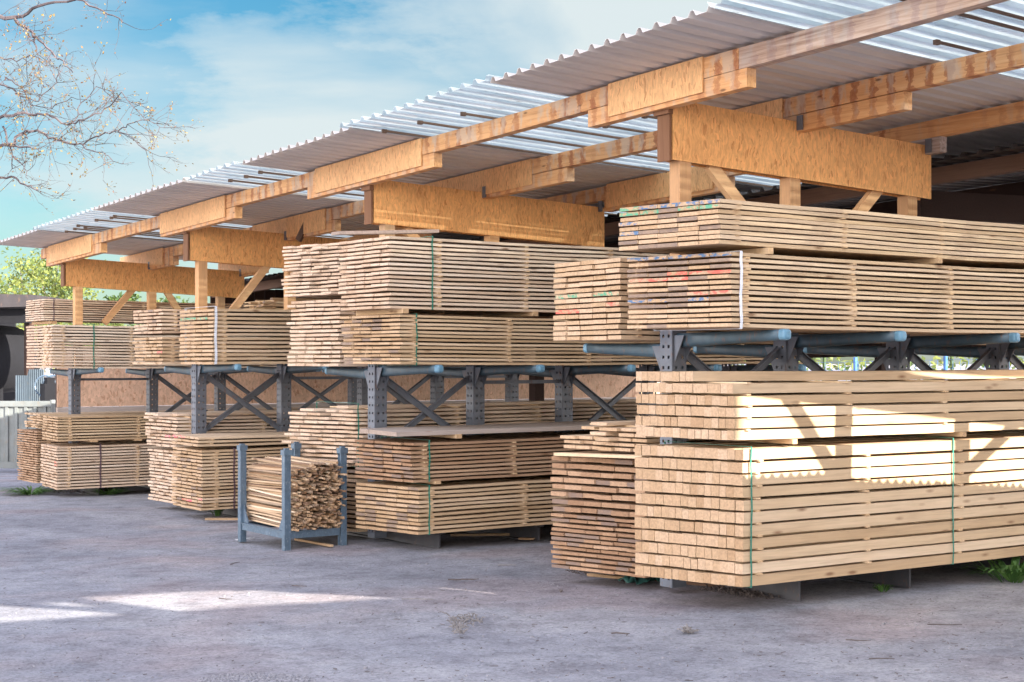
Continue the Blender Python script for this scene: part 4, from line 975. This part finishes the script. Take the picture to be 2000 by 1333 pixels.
stem_to(-10, 235, 12.6, 3.6); limb(mb, [(-10, 235, 12.6), (12, 226, 12.5), (60, 222, 12.5), (90, 225, 12.4), (130, 243, 12.4), (165, 236, 12.3), (205, 215, 12.3), (240, 180, 12.2), (285, 236, 12.1)], .011, .002, .95)
limb(mb, [(-10, 288, 12.7), (20, 284, 12.6), (45, 260, 12.6), (65, 254, 12.6), (95, 268, 12.5), (135, 283, 12.5), (165, 280, 12.5), (205, 262, 12.4), (235, 256, 12.4), (285, 294, 12.3)], .012, .0025, .95)
stem_to(-10, 288, 12.7, 3.2)
limb(mb, [(5, 245, 12.6), (20, 285, 12.6), (24, 330, 12.6)], .007, .003, .8)
limb(mb, [(20, 285, 12.6), (60, 290, 12.5), (85, 296, 12.5)], .008, .003, .8)
limb(mb, [(24, 305, 12.6), (45, 325, 12.5), (55, 350, 12.5)], .005, .002, .7)
stem_to(-10, 343, 12.7, 2.8); limb(mb, [(-10, 343, 12.7), (30, 350, 12.6), (55, 362, 12.5), (75, 370, 12.5)], .008, .004, .6)
limb(mb, [(-10, 165, 12.8), (25, 175, 12.7), (40, 190, 12.7), (75, 198, 12.6), (110, 160, 12.6), (120, 125, 12.5)], .006, .002, 1)
limb(mb, [(-10, 110, 12.9), (30, 120, 12.8), (60, 110, 12.8), (90, 120, 12.8)], .005, .002, 1)
limb(mb, [(140, 245, 12.4), (160, 200, 12.4), (190, 170, 12.4), (225, 195, 12.3)], .004, .002, .9)
limb(mb, [(160, 285, 12.4), (200, 300, 12.3), (220, 315, 12.3)], .004, .002, .7)
limb(mb, [(230, 255, 12.3), (260, 240, 12.2), (290, 235, 12.2), (320, 250, 12.2)], .004, .0015, .8)
limb(mb, [(10, 150, 12.9), (40, 170, 12.9), (60, 205, 12.8), (100, 210, 12.8), (140, 190, 12.7)], .005, .002, 1)
mb.build('trunk', M['bark_pale'], bt)
mb = MB()
for (p, d) in buds:
    for _ in range(random.choice((0, 0, 1, 2))):
        q = p+Vector((jit(.02), jit(.02), jit(.02))); a = (d+Vector((jit(.8), jit(.8), jit(.8)))).normalized(); c_ = a.cross(Vector((jit(1), jit(1), 1))).normalized(); s = random.uniform(.007, .017)
        mb.cur = (random.random(), 0, 0, 1); mb.quad(q, q+a*s*.8+c_*s*.5, q+a*s*1.8, q+a*s*.8-c_*s*.5)
mb.build('crown', M['catkin'], bt)

# weeds
def weed(px, py, r, h, n, label, wide=.012):
    p = onground(px, py); root_z = p.z; mb = MB()
    for i in range(n):
        a = random.uniform(0, 6.28); q = p+Vector((math.cos(a), math.sin(a), 0))*r*random.random()*.5; d = Vector((math.cos(a), math.sin(a), 0)); L = r*random.uniform(.5, 1.2); hh = h*random.uniform(.4, 1.1); w = wide*random.uniform(.6, 1.4); sd = Vector((-d.y, d.x, 0))
        mb.cur = (random.random(), 0, 0, 1); pr = None
        for s in range(5):
            f = s/4; c_ = q+d*L*f+Vector((0, 0, hh*(math.sin(f*2.2))))
            ww = w*math.sin(.35+2.6*f) ; e = (c_-sd*ww, c_+sd*ww)
            if pr: mb.quad(pr[0], pr[1], e[1], e[0])
            pr = e
    o = mb.build('weed', M['leaf_weed']); tag(o, label, 'weed', 'weeds growing along the stacks'); return o
weed(1978, 1135, .28, .16, 70, 'large green weed rosette at the right edge under the timbers', .014)
weed(1724, 1156, .07, .05, 26, 'tiny green weed beside the steel beam end below the timbers', .008)
weed(425, 1008, .10, .20, 30, 'upright green weed in front of the third ground stack', .01)
weed(60, 966, .40, .09, 160, 'green grass tuft at the foot of the leftmost ground bundle', .010)
weed(210, 966, .26, .09, 90, 'dark green grass tuft under the last rack near its steel beam', .012)
# debris
def stick(px, py, L, ang, r, m, label, name='twig', cat='twig', group='twigs scattered on the yard'):
    p = onground(px, py); mb = MB(); d = Vector((math.cos(ang), math.sin(ang), 0)); pts = [p+d*(L*(q/4-.5))+Vector((jit(.01), jit(.01), r+.006+ground_noise(p.x, p.y)+jit(.002))) for q in range(5)]
    mb.tube(pts, [r, r*1.1, r, r*.9, r*.5], 5); o = mb.build(name, m); tag(o, label, cat, group); return o
random.seed(3)
stick(459, 1104, .14, .6, .004, M['bark_dark'], 'short dark twig left of the lit patch above it on the bare yard')
stick(586, 1146, .12, -.9, .004, M['bark_dark'], 'dark twig lying just above the long sunlit patch')
stick(440, 1175, .10, -.9, .004, M['bark_dark'], 'tiny dark twig inside the sunlit patch')
stick(815, 1174, .22, -.7, .004, M['drygrey'], 'pale twig at the right tip of the sunlit patch')
stick(905, 1135, .25, -.5, .006, M['bark_dark'], 'long dark twig in front of the second ground stack')
stick(1095, 1157, .10, 1.1, .007, M['bark_dark'], 'thick bent twig below the reddish boards')
stick(1211, 1240, .12, -.9, .005, M['bark_dark'], 'dark twig on the open yard in the lower middle')
stick(1845, 1222, .22, -.55, .004, M['bark_dark'], 'thin straight dark twig on the yard at the lower right')
stick(1675, 1253, .14, -.8, .004, M['bark_dark'], 'small twig on the yard below the steel beams')
stick(1722, 1291, .14, -.5, .004, M['bark_dark'], 'faint dark twig near the lower right corner')
stick(990, 1104, .16, -.6, .004, M['drygrey'], 'grey twig before the reddish boards')
def plank(a, b, w, h, m, label, tone=.5):
    a = onground(*a); b = onground(*b); mb = MB(); mb.cur = (tone, random.random(), .1, 1); mb.bar(a+Vector((0, 0, h/2+.012)), b+Vector((0, 0, h/2+.012)), w, h); o = mb.build('plank', M[m]); tag(o, label, 'plank', 'loose boards lying on the yard'); return o
plank((402, 1018), (472, 1018), .07, .02, 'pine', 'short loose board on the ground left of the steel stillage', .2)
plank((578, 1058), (648, 1071), .035, .02, 'pine', 'thin lath lying on the ground under the steel stillage', .4)
plank((1150, 1128), (1255, 1138), .05, .02, 'pine', 'broken board on the ground under the reddish boards', .3)
plank((1270, 1136), (1500, 1160), .08, .02, 'midwood', 'dark board lying in the shade beneath the squared timbers', .6)
plank((880, 1050), (1000, 1048), .05, .02, 'pine', 'board lying in shadow under the second ground stack', .2)
plank((1015, 1056), (1042, 1057), .06, .015, 'pine', 'small reddish offcut on the ground near the second stack end', .1)
# crumpled tarp scrap
p = onground(1252, 1139); mb = MB(); n = 9; vs = []
for i in range(n):
    for j in range(n): vs.append((p.x+(i-4)*.035+jit(.01), p.y+(j-4)*.03+jit(.01), p.z+.012+abs(noise.noise(Vector((i*.7, j*.7, 2))))*.13))
mb.faces(vs, [(i*n+j, i*n+j+1, (i+1)*n+j+1, (i+1)*n+j) for i in range(n-1) for j in range(n-1)]); o = mb.build('tarp_scrap', M['tarp'], smooth=True, solid=.003); tag(o, 'dark green crumpled tarp scrap under the corner of the timbers', 'tarp')
# dead leaf and plant clumps
def clump(px, py, r, n, label, m='drygrey', trail=None, name='dry_plant', kind=None):
    p = onground(px, py); mb = MB()
    for i in range(n):
        a = random.uniform(0, 6.28); rr = r*random.random()**.7; q = p+Vector((math.cos(a)*rr, math.sin(a)*rr, .01))
        if trail: q = q+(onground(*trail)-p)*random.random()
        d = Vector((jit(1), jit(1), random.uniform(0, .7))).normalized(); L = random.uniform(.02, .055); mb.cur = (random.random(), 0, 0, 1)
        mb.tube([q, q+d*L*.5+Vector((0, 0, .008)), q+d*L+Vector((jit(.01), jit(.01), 0))], [.003, .005, .002], 4)
    o = mb.build(name, M[m]); tag(o, label, 'bark litter' if kind else 'dry plant', kind=kind); return o
clump(890, 1215, .05, 60, 'withered grey plant with a long stem lying on the open yard', trail=(900, 1243))
clump(900, 1205, .09, 40, 'loose grey leaf litter beside the withered plant', trail=(935, 1222), name='leaf_litter', kind='stuff')
clump(1345, 1238, .045, 45, 'small round clump of dry grey stalks on the lower yard')
clump(1185, 1119, .30, 420, 'heap of dark dry litter under the reddish boards', 'bark_dark', name='bark_litter', kind='stuff')
clump(1400, 1152, .16, 260, 'strip of dark bark litter beneath the squared timbers', 'bark_dark', trail=(1500, 1168), name='bark_litter', kind='stuff')
clump(200, 960, .34, 220, 'brown bark litter under the last rack', 'bark_dark', trail=(140, 962), name='bark_litter', kind='stuff')
# white litter by the stillage foot
p = onground(478, 1057); mb = MB(); vs = []; n = 7
for i in range(n):
    for j in range(3): vs.append((p.x+(i-3)*.03, p.y+(j-1)*.03+.02*math.sin(i), p.z+.015+.02*abs(noise.noise(Vector((i*.9, j, 5))))))
mb.faces(vs, [(i*3+j, i*3+j+1, (i+1)*3+j+1, (i+1)*3+j) for i in range(n-1) for j in range(2)]); o = mb.build('plastic_scrap', M['paper'], solid=.002); tag(o, 'scrap of white plastic at the left foot of the stillage', 'litter')
# pebbles and chips: too many to count
mb = MB(); random.seed(9)
for _ in range(2600):
    px = random.uniform(-60, 2060); py = 940+400*random.random()**1.1
    p = onground(px, py)
    if p.y > 7.0 and p.x > 6.9 and p.y < 22: continue
    s = random.uniform(.002, .008)*(1.6 if random.random() < .06 else 1); mb.cur = (random.random(), 0, 0, 1); z = p.z+ground_noise(p.x, p.y)-.004
    k = 5; rg = [[(p.x+math.cos(2*math.pi*j/k+q)*s*w*random.uniform(.8, 1.3), p.y+math.sin(2*math.pi*j/k+q)*s*w, z+s*h) for j in range(k)] for q, (w, h) in enumerate(((1.1, -.2), (1, .4), (.4, .8)))]
    mb.rings(rg)
o = mb.build('gravel', M['stone']); tag(o, 'scattered pebbles and chips on the yard', 'gravel', kind='stuff')
mb = MB(); random.seed(19)
for _ in range(380):
    if random.random() < .6: px = random.uniform(700, 2000); py = random.uniform(1100, 1333)
    else: px = random.uniform(0, 2000); py = random.uniform(960, 1333)
    p = onground(px, py)
    if p.y > 7.0 and p.x > 6.9: continue
    z = p.z+ground_noise(p.x, p.y)+.001; a = random.uniform(0, 3.14); L = random.uniform(.012, .05)*random.choice((.4, .6, 1)); mb.cur = (random.random()*.6, random.random(), random.random()*.8, 1)
    mb.bar((p.x, p.y, z), (p.x+math.cos(a)*L, p.y+math.sin(a)*L, z+jit(.006)), random.uniform(.002, .006), .003)
o = mb.build('wood_chips', M['bark_dark']); tag(o, 'wood splinters and bark bits strewn over the yard', 'wood chips', kind='stuff')
# gravel filled hollow at the bottom edge
mb = MB(); random.seed(29)
for _ in range(900):
    a = random.uniform(0, 6.28); rr = random.random()**.5; p = onground(500+jit(1)*0+math.cos(a)*rr*115, 1328+math.sin(a)*rr*14); s = random.uniform(.004, .010); z = p.z+ground_noise(p.x, p.y)-.003; k = 5; mb.cur = (random.random(), 0, 0, 1)
    rg = [[(p.x+math.cos(2*math.pi*j/k)*s*w, p.y+math.sin(2*math.pi*j/k)*s*w, z+s*h) for j in range(k)] for (w, h) in ((1.1, -.2), (1, .4), (.4, .8))]; mb.rings(rg)
o = mb.build('gravel_patch', M['stone']); tag(o, 'patch of coarse grey gravel at the lower edge of the yard', 'gravel', kind='stuff')

# ------------------------------------------------------------------ unseen wall added behind the camera, cut to shape shade and sun patches
blocker = thing('sun_blocker', (5, -8, 0), 'unseen tall wall added behind the camera to shade the ground, with holes for sun patches', 'blocker')
def wall_with_holes(outer, holes, y, th, m, name):
    cu = bpy.data.curves.new(name, 'CURVE'); cu.dimensions = '2D'; cu.fill_mode = 'BOTH'; cu.extrude = th/2
    for poly in [outer]+holes:
        s = cu.splines.new('POLY'); s.points.add(len(poly)-1)
        for k, (x, z) in enumerate(poly): s.points[k].co = (x, z, 0, 1)
        s.use_cyclic_u = True
    tmp = bpy.data.objects.new(name, cu); COL.objects.link(tmp)
    dg = bpy.context.evaluated_depsgraph_get(); dg.update()
    me = bpy.data.meshes.new_from_object(tmp.evaluated_get(dg)); bpy.data.objects.remove(tmp)
    for v in me.vertices: x, z, d = v.co; v.co = (x, y+d, z)
    me.materials.clear(); me.materials.append(m); o = bpy.data.objects.new(name, me); COL.objects.link(o); o.parent = blocker; o.matrix_parent_inverse = blocker.matrix_basis.inverted(); return o
HY = -6.0
def back(px, py):                            # ground point seen at px,py carried back along the sun to the plane of the blocker wall
    p = onground(px, py); k = p.y-HY; return (p.x+.35*k, p.z+.5*k)
h1 = [back(*q) for q in ((150, 1166), (350, 1154), (480, 1151), (800, 1168), (350, 1196))]
h2 = [back(*q) for q in ((270, 1200), (0, 1180), (-60, 1178), (-60, 1222), (0, 1217))]
h3 = [back(*q) for q in ((60, 1178), (120, 1174), (220, 1186), (150, 1185))]
wall_with_holes([(5.0, -.5), (11.42, -.5), (11.42, 9.3), (5.0, 9.3)], [h1, h2, h3], HY, .12, M['wallgrey'], 'wall')
def low_edge(x, dY=7.25-HY, k=-.30):
    X = x-.35*dY
    zf = .93 if X < 7.85 else .86-.07*(X-7.9)
    return zf+.5*dY+k
mb = MB(); pts = []; x = 11.44
while x < 15:
    t = low_edge(x); pts += [(x, t), (x+.085, t), (x+.11, t+.045), (x+.145, t+.045)]; x += .171
vs = [(x, HY+.02, z) for x, z in pts]+[(x, HY-6, z+.3) for x, z in pts]; k = len(pts)
mb.faces(vs, [(j, j+1, k+j+1, k+j) for j in range(k-1)]); mb.build('roof_sheet', M['roof'], blocker, solid=.004)
mb = MB()
mb.box(11.44, 30, HY-.2, HY-.05, -.5, low_edge(30)-.02) if False else None
vs = [(11.44, HY, -.5), (15, HY, -.5), (15, HY, low_edge(15)+.01), (12.48, HY, low_edge(12.48)+.01), (11.44, HY, low_edge(11.5)+.01)]
mb.poly(vs); mb.build('side_wall', M['wallgrey'], blocker, solid=.1)
